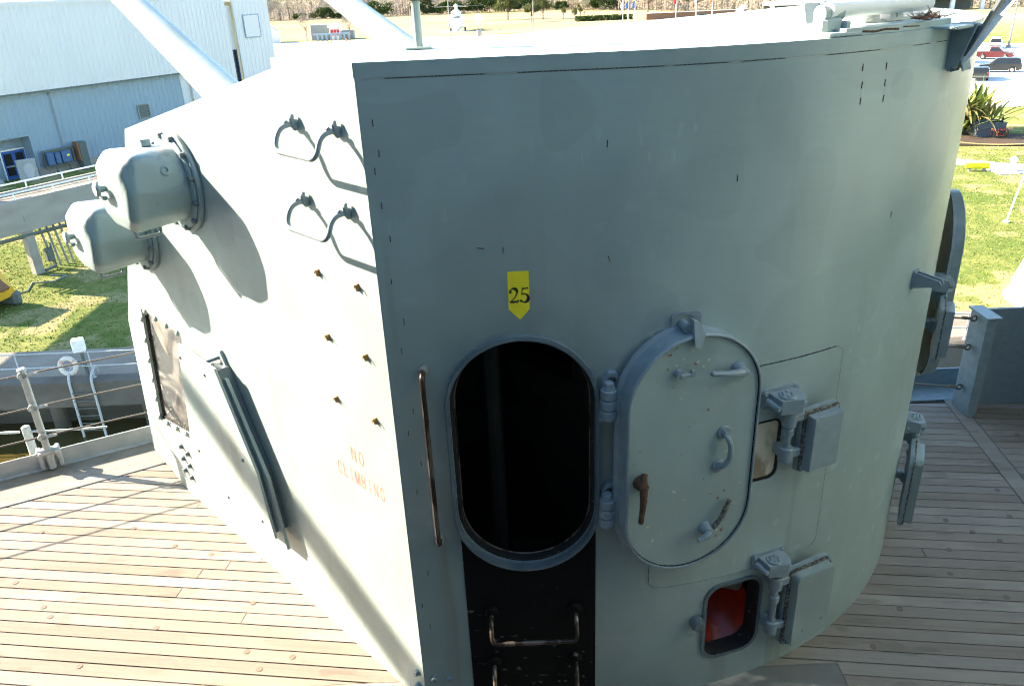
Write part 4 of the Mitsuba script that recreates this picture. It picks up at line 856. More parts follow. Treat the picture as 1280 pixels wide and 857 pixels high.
part(EB, 'notice', bm(bx(-.02, .2, -8.05, -7.9, .802, .81)), 'yellow', False)
MC = thing('meter_cabinet', 'tall brown and dark cabinet standing right of the blue switch boxes', 'cabinet')
part(MC, 'door', bm(bx(.92, 1.06, -8.6, -7.1, .3, .95, .02)), 'brown', 25)
part(MC, 'body', bm(bx(1.08, 1.72, -9.4, -7.15, .25, .95, .03)), 'trim_dark', 25)
MO = thing('memorial_slab', 'upright grey granite slab with a rough pale oval carved in its face', 'memorial')
Mm = frame((-37.2, 62.3, -9.4), .8 * np.array([*dirv(40), 0]), (0, 0, .8), .8 * np.array([dirv(40)[1], -dirv(40)[0], 0]))
part(MO, 'slab', mv(bx(-.85, .85, 0, 2.15, -.15, .15, .04), Mm), 'granite', 20)
ov = Polygon([(.45 * math.cos(a) * (1 + .12 * math.sin(3 * a)), .75 * math.sin(a) * (1 + .1 * math.cos(5 * a))) for a in np.linspace(0, 6.28, 40)[:-1]])
part(MO, 'oval', mv(mv(ext(ov, .05), t=(.12, 1.02, .14)), Mm), 'granite_rough', False)
solo('hedge_clump', None or mv(sphere(1, sub=3), np.diag([1.5, .8, .7, 1]), (-39.6, 60.3, -9.1)), 'olive_grey', 'low grey green shrub in front of the blue double doors', 'shrub')

# elevated walkway
GB = thing('access_ramp', 'long concrete sided walkway ramp with white pipe rails crossing the lawn', 'ramp')
RX, RP = dirv(58), np.array([-24.0, 38.7])
RM = frame((*RP, 0), (*RX, 0), (0, 0, 1), (RX[1], -RX[0], 0))
def rm(m): return mv(m, RM)
part(GB, 'side_beam', rm(bx(-2.4, 26, -7.1, -5.52, -.05, .22, .02)), 'concrete', False)
part(GB, 'side_beam', rm(bx(-2.4, 26, -7.1, -5.52, -2.5, -2.25, .02)), 'concrete', False)
part(GB, 'deck', rm(bx(-2.4, 26, -5.9, -5.7, -2.25, -.05)), 'quay_top', False)
part(GB, 'pipe_run', rm(cat(seg((-2.4, -7.3, .1), (26, -7.3, .1), .07), seg((-2.4, -7.42, -.1), (26, -7.42, -.1), .05))), 'trim_dark')
for zz in (.1, -2.4):
    for y in (-5.18,): part(GB, 'rail', rm(seg((-2.4, y, zz), (26, y, zz), .045)), 'white_paint')
    for i in range(15): part(GB, 'rail_post', rm(seg((-2.2 + i * 2.0, -5.52, zz), (-2.2 + i * 2.0, -5.18, zz), .04)), 'white_paint')
for i in range(0, 3): part(GB, 'junction_plate', rm(bx(i * 3.2 - .1, i * 3.2 + .12, -6.6, -6.3, .22, .25)), 'pole_grey', False)
part(GB, 'pillar', rm(bx(-.22, .22, -9.4, -7.1, -.35, .1, .02)), 'concrete', False)
for i, x in enumerate((1.0, 1.35, 1.7, 2.05, 2.4)): part(GB, 'pipe_leg', rm(seg((x, -9.4, -.3 - .1 * (i % 2)), (x - .25, -7.15, -.3), .06)), 'pole_grey')
part(GB, 'valve', rm(cat(mv(cbox(.35, .7, .3, .05), t=(.75, -8.6, -.1)), seg((.3, -9.3, 0), (.9, -9.2, 0), .09), seg((.9, -9.3, .0), (.9, -8.0, .0), .05))), 'trim_dark', 25)
part(GB, 'unseen_landing', bx(-30.1, -28.5, 24, 40.6, -3.1, -.4, .03), 'concrete', False)  # out of view, placed to cast the diagonal shadow on the lawn
part(GB, 'landing_leg', cat(*[bx(x, x + .3, y, y + .3, -9.4, -3.1) for x in (-30.0, -28.9) for y in (24.4,)]), 'concrete', False)  # unseen supports of that shadow-casting slab
solo('garden_hose', tube([(-25.1, 34.6, -9.36), (-24.2, 34.9, -9.36), (-23.2, 36.0, -9.36), (-23.6, 37.2, -9.36), (-22.6, 37.3, -9.36), (-22.4, 38.2, -9.36), (-23.3, 38.3, -9.36)], .035, 8), 'olive_grey', 'thin hose lying in a wavy line on the sunlit lawn', 'hose')
YM = thing('yellow_machine', 'yellow and brown machine with round holes cut off by the left edge', 'machine')
part(YM, 'body', mv(hull([(-1.5, -1.2, .5), (1.3, -1.2, .5), (-1.5, 1.2, .5), (1.3, 1.2, .5), (-1.5, -1.0, 2.1), (.8, -1.0, 1.9), (-1.5, 1.0, 2.1), (.8, 1.0, 1.9), (1.5, -.9, 1.0), (1.5, .9, 1.0)]), rot((0, 0, 1), -14), (-24.2, 33.5, -9.4)), 'machine_yellow', False)
part(YM, 'track', mv(cat(bx(-1.5, 1.5, -1.35, -.85, 0, .7, .15), bx(-1.5, 1.5, .85, 1.35, 0, .7, .15)), rot((0, 0, 1), -14), (-24.2, 33.5, -9.4)), 'trim_dark', 20)
part(YM, 'round_port', mv(cat(*[mv(cyl(.17, .06, 16), rot((1, 0, 0), 90), (x, -1.13, 1.15)) for x in (.2, .7, 1.1)]), rot((0, 0, 1), -14), (-24.2, 33.5, -9.4)), 'trim_dark', 30)

# on the quay at left
LR = thing('life_ring', 'weathered white life ring hanging on the stand at the quay edge', 'life ring')
RCN = np.array([-15.77, 25.42, -8.56])
part(LR, 'ring', mv(trimesh.creation.torus(.28, .085, 28, 12), rot((1, 0, 0), 80), RCN), 'ring_white', True)
for a in (.7, 2.4, 3.9, 5.5): part(LR, 'band', mv(trimesh.creation.torus(.092, .010, 14, 6), frame(RCN + .28 * np.array([math.cos(a), 0, math.sin(a)]), (math.cos(a), 0, math.sin(a)), (0, 1, 0), (math.sin(a), 0, -math.cos(a)))), 'orange', True)
LS = thing('lamp_stand', 'dark post carrying a white box lamp head beside the life ring', 'lamp')
part(LS, 'post', cat(seg((-15.25, 25.6, -9.09), (-15.28, 25.6, -8.0), .06), seg((-15.28, 25.6, -8.5), (-15.7, 25.52, -8.45), .03)), 'trim_dark')
part(LS, 'lamp_head', mv(cbox(.40, .34, .46, .03), rot((0, 0, 1), 20), (-15.28, 25.55, -7.82)), 'white_paint', 20)
LD = thing('quay_ladder', 'pair of pale ladder pipes with curved tops running down the quay wall', 'ladder')
for x in (-15.75, -14.95): part(LD, 'stile', tube(rounded([(x - .1, 25.9, -9.0), (x - .05, 25.75, -8.7), (x + .02, 25.12, -8.85), (x + .02, 25.06, -11.4)], .3), .045, 10), 'galvanised', True)
for i in range(6): part(LD, 'rung', seg((-15.72, 25.06, -9.5 - i * .3), (-14.94, 25.06, -9.5 - i * .3), .018), 'trim_dark')

# ------------------------------------------------------------------ car park and lawn on the right
def wheel(k, name, x, y, r=.34):
    w = numbered(k + '__' + name)
    scene[w] = ply(PL(mv(cat(cyl(r, .22, 20, c=.03)), rot((1, 0, 0), 90), (x, y + .11, r))), 'tyre', 30)
    scene[numbered(w + '__hub')] = ply(PL(mv(cyl(r * .6, .24, 16, c=.02), rot((1, 0, 0), 90), (x, y + .12, r))), 'hub', 30)
def car(kind, mat, pos, head, label):
    global PL
    M = frame((*pos, GZ + .02), (*dirv(head), 0), (*dirv(head + 90), 0), (0, 0, 1)); PL = lambda m: mv(m, M)
    k = thing('parked_car' if kind != 'pickup' else 'pickup_truck', label, 'car' if kind != 'pickup' else 'pickup truck', 'cars parked on the pale lot')
    L, W = (4.7, 1.85)
    body = [(-2.35, .42), (-2.38, .85), (-2.3, 1.0), (.95, 1.02), (1.35, .98), (2.15, .86), (2.36, .70), (2.36, .42), (1.95, .32), (-1.95, .32)]
    if kind == 'van' or kind == 'suv': cab = [(-2.28, 1.0), (-2.12, 1.62), (-1.9, 1.72), (.25, 1.72), (.45, 1.66), (1.15, 1.0)]
    elif kind == 'pickup': cab = [(-.75, 1.0), (-.6, 1.68), (.35, 1.70), (1.15, 1.0)]
    else: cab = [(-1.9, 1.0), (-1.3, 1.42), (.1, 1.44), (1.05, 1.0)]
    def side(poly, w, inset=0.0):
        m = ext(Polygon(poly), w, -w / 2); v = m.vertices.copy(); m.vertices = np.c_[v[:, 0], -v[:, 2], v[:, 1]]; return m
    bpoly = Polygon(body).buffer(.05).buffer(-.02)
    for wx in (-1.42, 1.42): bpoly = bpoly.difference(Point(wx, .34).buffer(.40))
    b = side(list(bpoly.exterior.coords), W)
    if kind == 'pickup': b = cat(b)
    part(k, 'body', PL(b), mat, False)
    c0, c1 = Polygon(cab), Polygon(cab)
    P = [(x, s * (W / 2 - .06 - max(0, z - 1.0) * .26), z) for x, z in cab for s in (-1, 1)]
    part(k, 'cabin', PL(hull(P)), mat, False)
    gx = [p for p in cab]
    g = c0.buffer(-.10)
    for s in (-1, 1):
        for lo, hi in ((-9, -.62 if kind != 'pickup' else -9), (-.54 if kind != 'pickup' else -9, 9)):
            q = g.intersection(sbox(lo, 1.04, hi, 2))
            if q.is_empty or q.geom_type != 'Polygon': continue
            pts = [(x, s * (W / 2 - .06 - (z - 1.0) * .26 + d), z) for x, z in list(q.exterior.coords)[:-1] for d in (.006, -.02)]
            part(k, 'window', PL(hull(pts)), 'dark_glass', False)
    fz = [cab[-2], cab[-1]]
    for (xa, za), (xb, zb), nm in ((cab[-2], cab[-1], 'windscreen'), (cab[1], cab[0], 'rear_window')):
        a, b2 = np.array([xa, za]), np.array([xb, zb]); a, b2 = a + (b2 - a) * .12, a + (b2 - a) * .92
        e = (b2 - a) / np.linalg.norm(b2 - a); n_ = np.array([-e[1], e[0]]); n_ = n_ if n_[1] > 0 else -n_
        pts = [(p[0] + n_[0] * d, s * (W / 2 - .14 - (p[1] - 1.0) * .26), p[1] + n_[1] * d) for p in (a, b2) for s in (-1, 1) for d in (.008, -.01)]
        part(k, nm, PL(hull(pts)), 'dark_glass', False)
    if kind == 'pickup': part(k, 'bed_liner', PL(bx(-2.2, -.85, -.75, .75, .9, 1.045)), 'trim_dark', False)
    part(k, 'bumper', PL(cat(cbox(.12, W - .1, .18, .03, (2.37, 0, .5)), cbox(.12, W - .1, .18, .03, (-2.37, 0, .52)))), 'trim_dark', 25)
    for s in (-1, 1):
        part(k, 'headlight', PL(cbox(.08, .35, .14, .02, (2.34, s * .66, .74))), 'lamp_glass', 25)
        part(k, 'tail_light', PL(cbox(.06, .16, .3, .02, (-2.37, s * .80, .85))), 'lamp_red', 25)
        part(k, 'mirror', PL(cbox(.12, .2, .14, .03, (.85, s * (W / 2 + .06), 1.08))), mat, 25)
        for x in (-1.42, 1.42): wheel(k, 'wheel', x, s * (W / 2 - .10))
    return k
car('suv', 'car_white', (81.0, 135.8), 58, 'boxy white van at the far edge of the lot')
car('pickup', 'car_red', (71.5, 119.5), -38, 'dark red pickup behind the black SUV')
car('suv', 'car_dark', (63.2, 104.2), 150, 'black SUV parked with its front towards the gun mount')
car('pickup', 'car_cream', (67.2, 100.6), 150, 'cream pickup cut off by the right edge of the photo')
car('suv', 'car_silver', (65.9, 116.8), 60, 'silver SUV half hidden by the gun mount in front of the red pickup')
car('sedan', 'car_dark', (57.4, 98.2), 60, 'dark low car behind the tall yellow green plant')
# planter with a big strap leaved plant
BE = struct('flower_bed', ext(Polygon([(33.4, 60.6), (42, 58.3), (44, 62.4), (35.5, 65.8)]), .12, GZ - .02), 'mulch')
PLT = thing('planter_box', 'square blue grey planter on the dark mulch bed', 'planter')
Mp = frame((38.6, 63.6, GZ), .82 * np.array([*dirv(-5), 0]), .82 * np.array([*dirv(85), 0]), (0, 0, .95))
part(PLT, 'box', mv(cat(bx(-1.25, 1.25, -1.0, -.9, .1, 1.15), bx(-1.25, 1.25, .9, 1.0, .1, 1.15), bx(-1.25, -1.15, -.9, .9, .1, 1.15), bx(1.15, 1.25, -.9, .9, .1, 1.15)), Mp), 'planter', False)
part(PLT, 'rim', mv(cat(bx(-1.3, 1.3, -1.05, -.88, 1.152, 1.22), bx(-1.3, 1.3, .88, 1.05, 1.152, 1.22), bx(-1.3, -1.13, -.88, .88, 1.152, 1.22), bx(1.13, 1.3, -.88, .88, 1.152, 1.22)), Mp), 'planter', False)
part(PLT, 'soil', mv(bx(-1.15, 1.15, -.9, .9, .9, 1.0), Mp), 'mulch', False)
def strap_leaf(base, az, el, L, w, droop):
    n = 7; P = []
    for i in range(n):
        t = i / (n - 1); r = L * t * math.cos(el) ; z = L * t * math.sin(el) - droop * t * t * L
        P.append(np.array(base) + [r * math.cos(az), r * math.sin(az), z])
    sd_ = np.array([-math.sin(az), math.cos(az), 0]); V, F = [], []
    for i, p in enumerate(P):
        ww = w * math.sin(math.pi * (.12 + .86 * i / (n - 1)) ) ; V += [p - sd_ * ww / 2, p + [0, 0, -.15 * ww], p + sd_ * ww / 2]
    for i in range(n - 1):
        a = i * 3; F += [[a, a + 3, a + 4], [a, a + 4, a + 1], [a + 1, a + 4, a + 5], [a + 1, a + 5, a + 2]]
    return trimesh.Trimesh(np.array(V), np.array(F), process=False)
BPL = thing('strap_leaf_plant', 'tall yellow green strap leaved plant growing behind the square planter', 'plant')
for mat, n in (('leaf_yellow', 260), ('leaf_lime', 190), ('leaf_dark', 160)):
    ls = []
    for i in range(n):
        b = (37.3 + rng.normal(0, 1.25), 65.8 + rng.normal(0, .9), GZ + rng.uniform(.1, 1.6))
        ls.append(strap_leaf(b, rng.uniform(0, 6.28), rng.uniform(.6, 1.45), rng.uniform(1.8, 4.8), rng.uniform(.14, .30), rng.uniform(.15, .75)))
    part(BPL, 'foliage', cat(ls), mat, True)
k = thing('red_flowers', 'dark red flower clump at the right side of the square planter', 'flowers')
part(k, 'stems', cat([tube([(38.9 + i_ * .1, 62.2, GZ), (38.9 + i_ * .1 + rng.normal(0, .1), 62.1, GZ + .7)], .02, 5) for i_ in range(-5, 6)]), 'leaf_dark')
part(k, 'blooms', leaf_quads(np.c_[rng.normal(38.9, .45, 160), rng.normal(62.1, .15, 160), GZ + rng.uniform(.3, .85, 160)], .08), 'bloom_red', False)
RB = thing('rope_barrier', 'slack yellow rope strung in front of the mulch bed', 'rope')
part(RB, 'rope', tube([(33.0 + t * 8.0, 60.2 - t * 2.1, GZ + .55 - .35 * math.sin(math.pi * t)) for t in np.linspace(0, 1, 14)], .045, 8), 'rope_yellow', True)
for t in (0, 1): part(RB, 'post', seg((33.0 + t * 8, 60.2 - t * 2.1, GZ), (33.0 + t * 8, 60.2 - t * 2.1, GZ + .7), .05), 'white_paint')
LP1 = thing('thin_light_pole', 'thin white pole standing on the lawn near the right edge', 'pole')
part(LP1, 'pole', cat(seg((26.5, 40.3, GZ), (27.3, 40.6, GZ + 3.6), .05), mv(cyl(.16, .08), t=(26.5, 40.3, GZ))), 'white_paint')
HY = thing('white_hydrant', 'small white stand pipe beside the footpath at the right edge', 'hydrant')
part(HY, 'barrel', mv(lathe([(0, 0), (.32, 0), (.32, .08), (.20, .12), (.20, .75), (.26, .78), (.24, .9), (.10, 1.0), (0, 1.02)], 16), t=(33.4, 51.4, GZ)), 'white_paint')
part(HY, 'base_slab', bx(32.2, 34.6, 50.6, 52.2, GZ - .1, GZ + .06), 'path', False)
YB = thing('yellow_marker', 'bright yellow parking bumper block beside the footpath', 'marker')
part(YB, 'block', mv(cbox(1.5, .35, .34, .06), rot((0, 0, 1), -10), (31.4, 52.0, GZ + .38)), 'yellow', 25)
part(YB, 'stand', cat(bx(30.9, 31.0, 51.95, 52.15, GZ, GZ + .25), bx(31.8, 31.9, 51.8, 52.0, GZ, GZ + .25)), 'pole_grey', False)
TN = thing('white_canopy', 'large white domed canvas shelter on the quay at the right edge', 'tent')
V = [(0, 0, 0)]
cx, cy = 22.5, 29.2
prof = [(2.15, 0), (1.95, 1.0), (1.6, 2.2), (1.0, 3.2), (.4, 3.75), (0, 3.9)]
part(TN, 'canvas', mv(lathe(prof, 14), t=(cx - .15, cy, GZ)), 'canvas', 20)
part(TN, 'hem', mv(trimesh.creation.torus(2.16, .05, 28, 8), t=(cx - .15, cy, GZ + .05)), 'white_paint')
LPL = thing('lamp_post', 'tall slim lamp post standing on the grass verge beyond the parked cars', 'lamp post')
part(LPL, 'pole', tube([(82.8, 135.2, GZ), (82.8, 135.2, GZ + 10)], [.16, .10], 10), 'pole_grey')
part(LPL, 'arm', seg((82.8, 135.2, GZ + 9.9), (81.0, 134.2, GZ + 10.2), .06), 'pole_grey')
part(LPL, 'base', mv(cyl(.35, .5), t=(82.8, 135.2, GZ)), 'concrete')

# ------------------------------------------------------------------ field, monuments and trees
for i, (x, y) in enumerate(((-12.4, 216.3), (9.5, 228.3), (95.0, 230.0))):
    k = thing('lamp_post', ['slim dark lamp post in front of the helicopter', 'slim dark lamp post to the left of the two spreading trees', 'slim grey lamp post near the parked aircraft'][i], 'lamp post', 'lamp posts along the far edge of the car park')
    part(k, 'pole', tube([(x, y, GZ), (x, y, GZ + 11)], [.16, .10], 10), 'pole_grey')
    part(k, 'lamp_head', mv(cbox(1.2, .4, .2, .05), t=(x, y, GZ + 11)), 'pole_grey')
# helicopter, nose on
HC = thing('helicopter', 'white helicopter with orange markings parked nose on in the field', 'helicopter')
hx, hy = -13.0, 266.0
def he(m): return mv(m, t=(hx, hy, GZ))
part(HC, 'fuselage', he(cat(mv(sphere(1, sub=3), np.diag([2.3, 5.0, 2.0, 1]), (0, 2, 3.4)), mv(sphere(1, sub=3), np.diag([2.0, 4.4, 1.9, 1]), (0, 1.2, 2.0)), mv(sphere(1, sub=3), np.diag([1.5, 3.2, 1.1, 1]), (0, 2, 5.2)), tube([(0, 5, 3.4), (0, 13, 4.2)], [1.2, .5], 14))), 'car_white', True)
part(HC, 'windscreen', he(mv(sphere(1, sub=3), np.diag([1.35, .8, .5, 1]), (0, -2.0, 4.1))), 'olive_grey', True)
part(HC, 'stripe', he(cat(mv(sphere(1, sub=3), np.diag([2.06, 4.45, .22, 1]), (0, 1.2, 2.1)))), 'orange', True)
part(HC, 'mast', he(cat(mv(cyl(.55, 1.2, c=.1), t=(0, 2, 6.0)), mv(sphere(.6, sub=2), t=(0, 2, 7.3)))), 'white_paint')
for a in np.arange(5) * 72 + 9: part(HC, 'rotor_blade', he(mv(cbox(8.2, .45, .06, .02), t=(4.6, 0, 0)).apply_transform(rot((0, 0, 1), a)).apply_translation((0, 2, 7.2))), 'olive_grey', False)
part(HC, 'tail_fin', he(hull([(-.1, 12, 4), (.1, 12, 4), (-.1, 13.4, 4), (.1, 13.4, 4), (0, 13.4, 7.6), (0, 12.8, 7.6)])), 'car_white', False)
for x in (-1.9, 2.6): part(HC, 'wheel', he(mv(cyl(.55, .5, 18, c=.08), rot((0, 1, 0), 90), (x - .25, .8, .55))), 'tyre')
part(HC, 'landing_leg', he(cat(seg((-1.9, .8, .6), (-1.4, .8, 1.8), .14), seg((2.6, .8, .6), (1.5, .8, 1.8), .14))), 'white_paint')
struct('helicopter_pad', sheet(Point(-13.6, 267).buffer(4.6), GZ + .03), 'lot')
DS = thing('white_dish', 'white round dish on two legs standing right of the helicopter', 'dish')
part(DS, 'dish', mv(mv(lathe([(0, 0), (.7, .1), (1.15, .4), (1.2, .45), (1.1, .45), (0, .15)], 20), rot((1, 0, 0), 75)), t=(-5.3, 232.4, GZ + 4.6)), 'white_paint')
part(DS, 'leg', cat(seg((-5.9, 232.6, GZ), (-5.7, 232.4, GZ + 4), .12), seg((-4.7, 232.6, GZ), (-4.9, 232.4, GZ + 4), .12), mv(cbox(.9, .5, 1.6, .1), t=(-5.3, 232, GZ + .8))), 'pole_grey')

def crown_points(c, rad, n, lobes=9):
    out = []
    for k in range(lobes):
        a, b, q = rng.uniform(0, 6.28), rng.uniform(-.5, 1.2), rng.uniform(.35, .8)
        lc = np.array(c) + np.array(rad) * q * np.array([math.cos(a) * math.cos(b), math.sin(a) * math.cos(b), math.sin(b)])
        p = rng.normal(size=(n // lobes, 3)); p /= np.linalg.norm(p, axis=1, keepdims=True)
        out.append(lc + p * np.array(rad) * rng.uniform(.28, .50) * rng.uniform(.5, 1.05, (n // lobes, 1)))
    return np.vstack(out)
def tree(name, label, x, y, h, r, mat, n=1500, size=.28, trunk=.3, group=None, catg='tree', z0=GZ):
    k = thing(name, label, catg, group)
    bt = .4 if 'bare' in name else 1.0
    limbs = [tube([(x, y, z0), (x + .05 * h * .3, y, z0 + h * .35), (x, y, z0 + h * .62)], [.035 * h * bt, .024 * h * bt, .012 * h * bt], 7)]
    for a in rng.uniform(0, 6.28, 6): limbs.append(tube([(x, y, z0 + h * trunk), (x + r * .5 * math.cos(a), y + r * .5 * math.sin(a), z0 + h * .58), (x + r * .8 * math.cos(a), y + r * .8 * math.sin(a), z0 + h * .74)], [.018 * h * bt, .010 * h * bt, .004 * h * bt], 5))
    part(k, 'trunk', cat(limbs), 'bark')
    part(k, 'crown', leaf_quads(crown_points((x, y, z0 + h * .66), (r, r, h * .34), n), size), mat, False)
    return k
tree('spreading_tree', 'leftmost of the three spreading trees in the dry field', 4.0, 338, 9.0, 5.4, 'leaf_olive', 2600, .42)
tree('spreading_tree', 'middle one of the three spreading trees in the dry field', 12.3, 309, 6.5, 4.0, 'leaf_olive', 2200, .36)
tree('spreading_tree', 'rightmost of the three spreading trees in the dry field', 17.2, 325, 7.6, 4.6, 'leaf_olive', 2400, .38)
for i, (x, y) in enumerate(((24.5, 318), (27.6, 305), (31.2, 322))):
    tree('sapling', ['small sapling left of its two neighbours in the dry field', 'small sapling standing in the middle of three', 'small sapling nearest to the three white flagpoles'][i], x, y, 4.6, 1.3, 'leaf_olive', 420, .26, .35)
tree('bare_tree', 'thin bare tree beside the small white shed', -55, 243, 8.5, 2.8, 'twig', 800, .16, .35)
tree('bare_tree', 'thin bare tree right of the concrete wall with openings', -42.5, 243, 7.8, 2.8, 'twig', 700, .16, .35)
tree('bare_tree', 'pale bare tree above the clipped hedge near the flagpoles', 30.5, 300, 8.0, 3.0, 'twig_light', 800, .2, .3)
SH = thing('clipped_hedge', 'low clipped hedge in the dry field behind the three flagpoles', 'hedge')
part(SH, 'foliage', leaf_quads(np.c_[rng.uniform(27, 47, 2600), 297 + rng.uniform(-1, 1, 2600), GZ + rng.uniform(0, 1.7, 2600)], .34), 'leaf_green', False)
# far wood: one mass of winter trees with a hedge of evergreen shrubs in front
edge = np.array([(-330, 470), (-117, 455), (28, 440), (75, 345), (120, 300), (165, 250), (225, 200), (300, 180)], float)
sg = np.linalg.norm(np.diff(edge, axis=0), axis=1); cum = np.r_[0, np.cumsum(sg)]
def along(t):
    t = np.asarray(t) * cum[-1]; return np.c_[np.interp(t, cum, edge[:, 0]), np.interp(t, cum, edge[:, 1])]
n = 90000
p = along(rng.uniform(0, 1, n)); dd = rng.exponential(9, n); q = p / np.linalg.norm(p, axis=1, keepdims=True)
hh = 13 * (.75 + .5 * meshkit.noise(np.c_[p * .045, np.zeros(n)], 3))
pts = np.c_[p + q * (3 + dd)[:, None], GZ + hh * rng.beta(1.3, 1.2, n)]
sel = meshkit.fbm(np.c_[pts[:, :2] * .06, pts[:, 2] * .15], 3, 5)
k = struct('winter_wood', leaf_quads(pts[sel < .54], .42), 'twig', False, 'stuff', 'grey brown mass of leafless winter trees along the far side of the field', 'trees')
struct('wood_undergrowth', leaf_quads(pts[sel >= .54], .42), 'twig_light', False, 'stuff', 'paler straw coloured brush mixed into the leafless wood', 'trees')
tr = []
for t in rng.uniform(0, 1, 900):
    a = along([t])[0]; b = a / np.linalg.norm(a); a = a + b * rng.uniform(1, 25); h_ = rng.uniform(8, 15)
    tr.append(tube([(a[0], a[1], GZ), (a[0] + rng.normal(0, .5), a[1], GZ + h_)], [.22, .06], 4))
struct('wood_trunks', cat(tr), 'twig', False, 'stuff', 'pale upright trunks of the leafless wood', 'trees')
bk = along(np.linspace(0, 1, 60)); bq = bk / np.linalg.norm(bk, axis=1, keepdims=True)
Vb = np.vstack([np.c_[bk + bq * 34, np.full(60, GZ)], np.c_[bk + bq * 48, GZ + 10 + 3 * np.sin(np.arange(60) * 1.7)]]); i = np.arange(59)
struct('far_rise', trimesh.Trimesh(np.vstack([Vb, np.c_[bk + bq * 400, np.full(60, GZ)]]), np.vstack([np.stack([i, i + 1, i + 61], 1), np.stack([i, i + 61, i + 60], 1), np.stack([i + 60, i + 61, i + 121], 1), np.stack([i + 60, i + 121, i + 120], 1)]), process=False), 'twig', False)
sh_x = [-104, -92, -84, -60, -38, -33, -26, -19, -10, -4, 2, 8, 15, 22, 33, 44, 50]
sh_l = ['first evergreen shrub beside the white hall', 'round dark evergreen shrub left of the thicker gun barrel', 'small evergreen shrub hard against the left gun barrel', 'evergreen shrub between the two gun barrels', 'evergreen shrub just right of the right gun barrel', 'low evergreen shrub left of the roof pipe', 'broad evergreen shrub behind the roof pipe', 'small evergreen shrub right of the roof pipe', 'evergreen shrub left of the helicopter', 'evergreen shrub directly behind the helicopter', 'tall evergreen shrub right of the helicopter', 'low evergreen shrub above the white dish', 'tall evergreen shrub left of the spreading trees', 'evergreen shrub behind the left spreading tree', 'small evergreen shrub between the spreading trees', 'evergreen shrub right of the spreading trees', 'rightmost evergreen shrub above the saplings']
for i, x in enumerate(sh_x):
    y = np.interp(x, edge[:, 0], edge[:, 1]) - 3
    h_ = [4, 7, 5, 9, 9, 6, 8, 5, 8, 9, 10, 6, 10, 7, 5, 7, 8][i]
    k = thing('evergreen_shrub', sh_l[i] + ' at the foot of the wood', 'shrub', 'evergreen shrubs at the foot of the far wood')
    part(k, 'foliage', leaf_quads(crown_points((x, y, GZ + h_ * .42), (h_ * .95, 2.5, h_ * .5), 1500, 9), .5), 'leaf_dark' if i % 3 else 'leaf_green', False)
for i, (x, y, h_, r_) in enumerate(((62, 352, 10, 5), (78, 335, 9, 5), (190, 232, 8, 5))):
    tree('broad_tree', ['broad olive tree behind the row of flags', 'dark green tree right of the olive one behind the flags', 'green tree at the top right corner of the field'][i], x, y, h_, r_, ['leaf_olive', 'leaf_dark', 'leaf_green'][i], 1600, .5)
# shed and concrete wall at the left end of the field
SD = thing('white_shed', 'small white gabled shed at the far left edge of the car park', 'shed')
MS = frame((-66.3, 245.5, GZ), (*dirv(-70), 0), (*dirv(20), 0), (0, 0, 1))
part(SD, 'walls', mv(hull([(-4, -2.6, 0), (4, -2.6, 0), (-4, 2.6, 0), (4, 2.6, 0), (-4, -2.6, 3.1), (4, -2.6, 3.1), (-4, 2.6, 3.1), (4, 2.6, 3.1), (-4, 0, 5.0), (4, 0, 5.0)]), MS), 'cladding', False)
part(SD, 'roof', mv(cat(hull([(-4.2, -2.9, 3.0), (4.2, -2.9, 3.0), (-4.2, 0, 5.1), (4.2, 0, 5.1), (-4.2, -2.9, 3.15), (4.2, -2.9, 3.15), (-4.2, 0, 5.25), (4.2, 0, 5.25)]), hull([(-4.2, 2.9, 3.0), (4.2, 2.9, 3.0), (-4.2, 0, 5.1), (4.2, 0, 5.1), (-4.2, 2.9, 3.15), (4.2, 2.9, 3.15), (-4.2, 0, 5.25), (4.2, 0, 5.25)])), MS), 'white_paint', False)
KW = thing('slotted_wall', 'low grey wall with a row of square openings beside the field', 'wall')
for i in range(8): part(KW, 'pier', bx(-52.4 + i * 1.28, -51.9 + i * 1.28, 244.2, 244.6, GZ, GZ + 1.6), 'cladding_blue', False)
part(KW, 'coping', bx(-53.4, -42.6, 244.1, 244.7, GZ + 1.6, GZ + 2.0), 'cladding_blue', False)
HU = thing('grey_hut', 'low grey hut with a small white capped red kiosk at its end', 'hut')
part(HU, 'body', bx(-55, -49.5, 249, 253, GZ, GZ + 4.2, .1), 'olive_grey', False)
part(HU, 'kiosk', bx(-49.2, -46.2, 247.5, 250, GZ, GZ + 3.1, .05), 'car_cream', False)
for i in range(3): part(HU, 'kiosk_panel', bx(-48.9 + i * .9, -48.15 + i * .9, 247.42, 247.49, GZ + 1.2, GZ + 2.8), 'red', False)
part(HU, 'kiosk_cap', bx(-49.5, -45.9, 247.2, 250.3, GZ + 3.1, GZ + 4.2, .3), 'white_paint', 25)
part(HU, 'annex', bx(-46, -42.6, 249, 252, GZ, GZ + 2.4, .1), 'olive_grey', False)
TKF = thing('field_gun', 'white round tank object with olive frame partly hidden by the right gun barrel', 'exhibit')
part(TKF, 'tank', mv(mv(cyl(1.3, 3.2, 18, c=.4), rot((0, 1, 0), 90)), t=(-40.0, 262, GZ + 4.0)), 'white_paint')
part(TKF, 'frame', cat(*[seg((-39.6 + i * 1.3, 262, GZ), (-39.6 + i * 1.3, 262, GZ + 3), .18) for i in range(4)], bx(-39, -34.4, 261, 263, GZ + 1, GZ + 2, .2)), 'olive_grey')
conepos = [(-62, 228), (-56.5, 200), (-50.0, 214), (-45.5, 226), (-42.5, 236), (-46.0, 232), (-58.0, 182)]
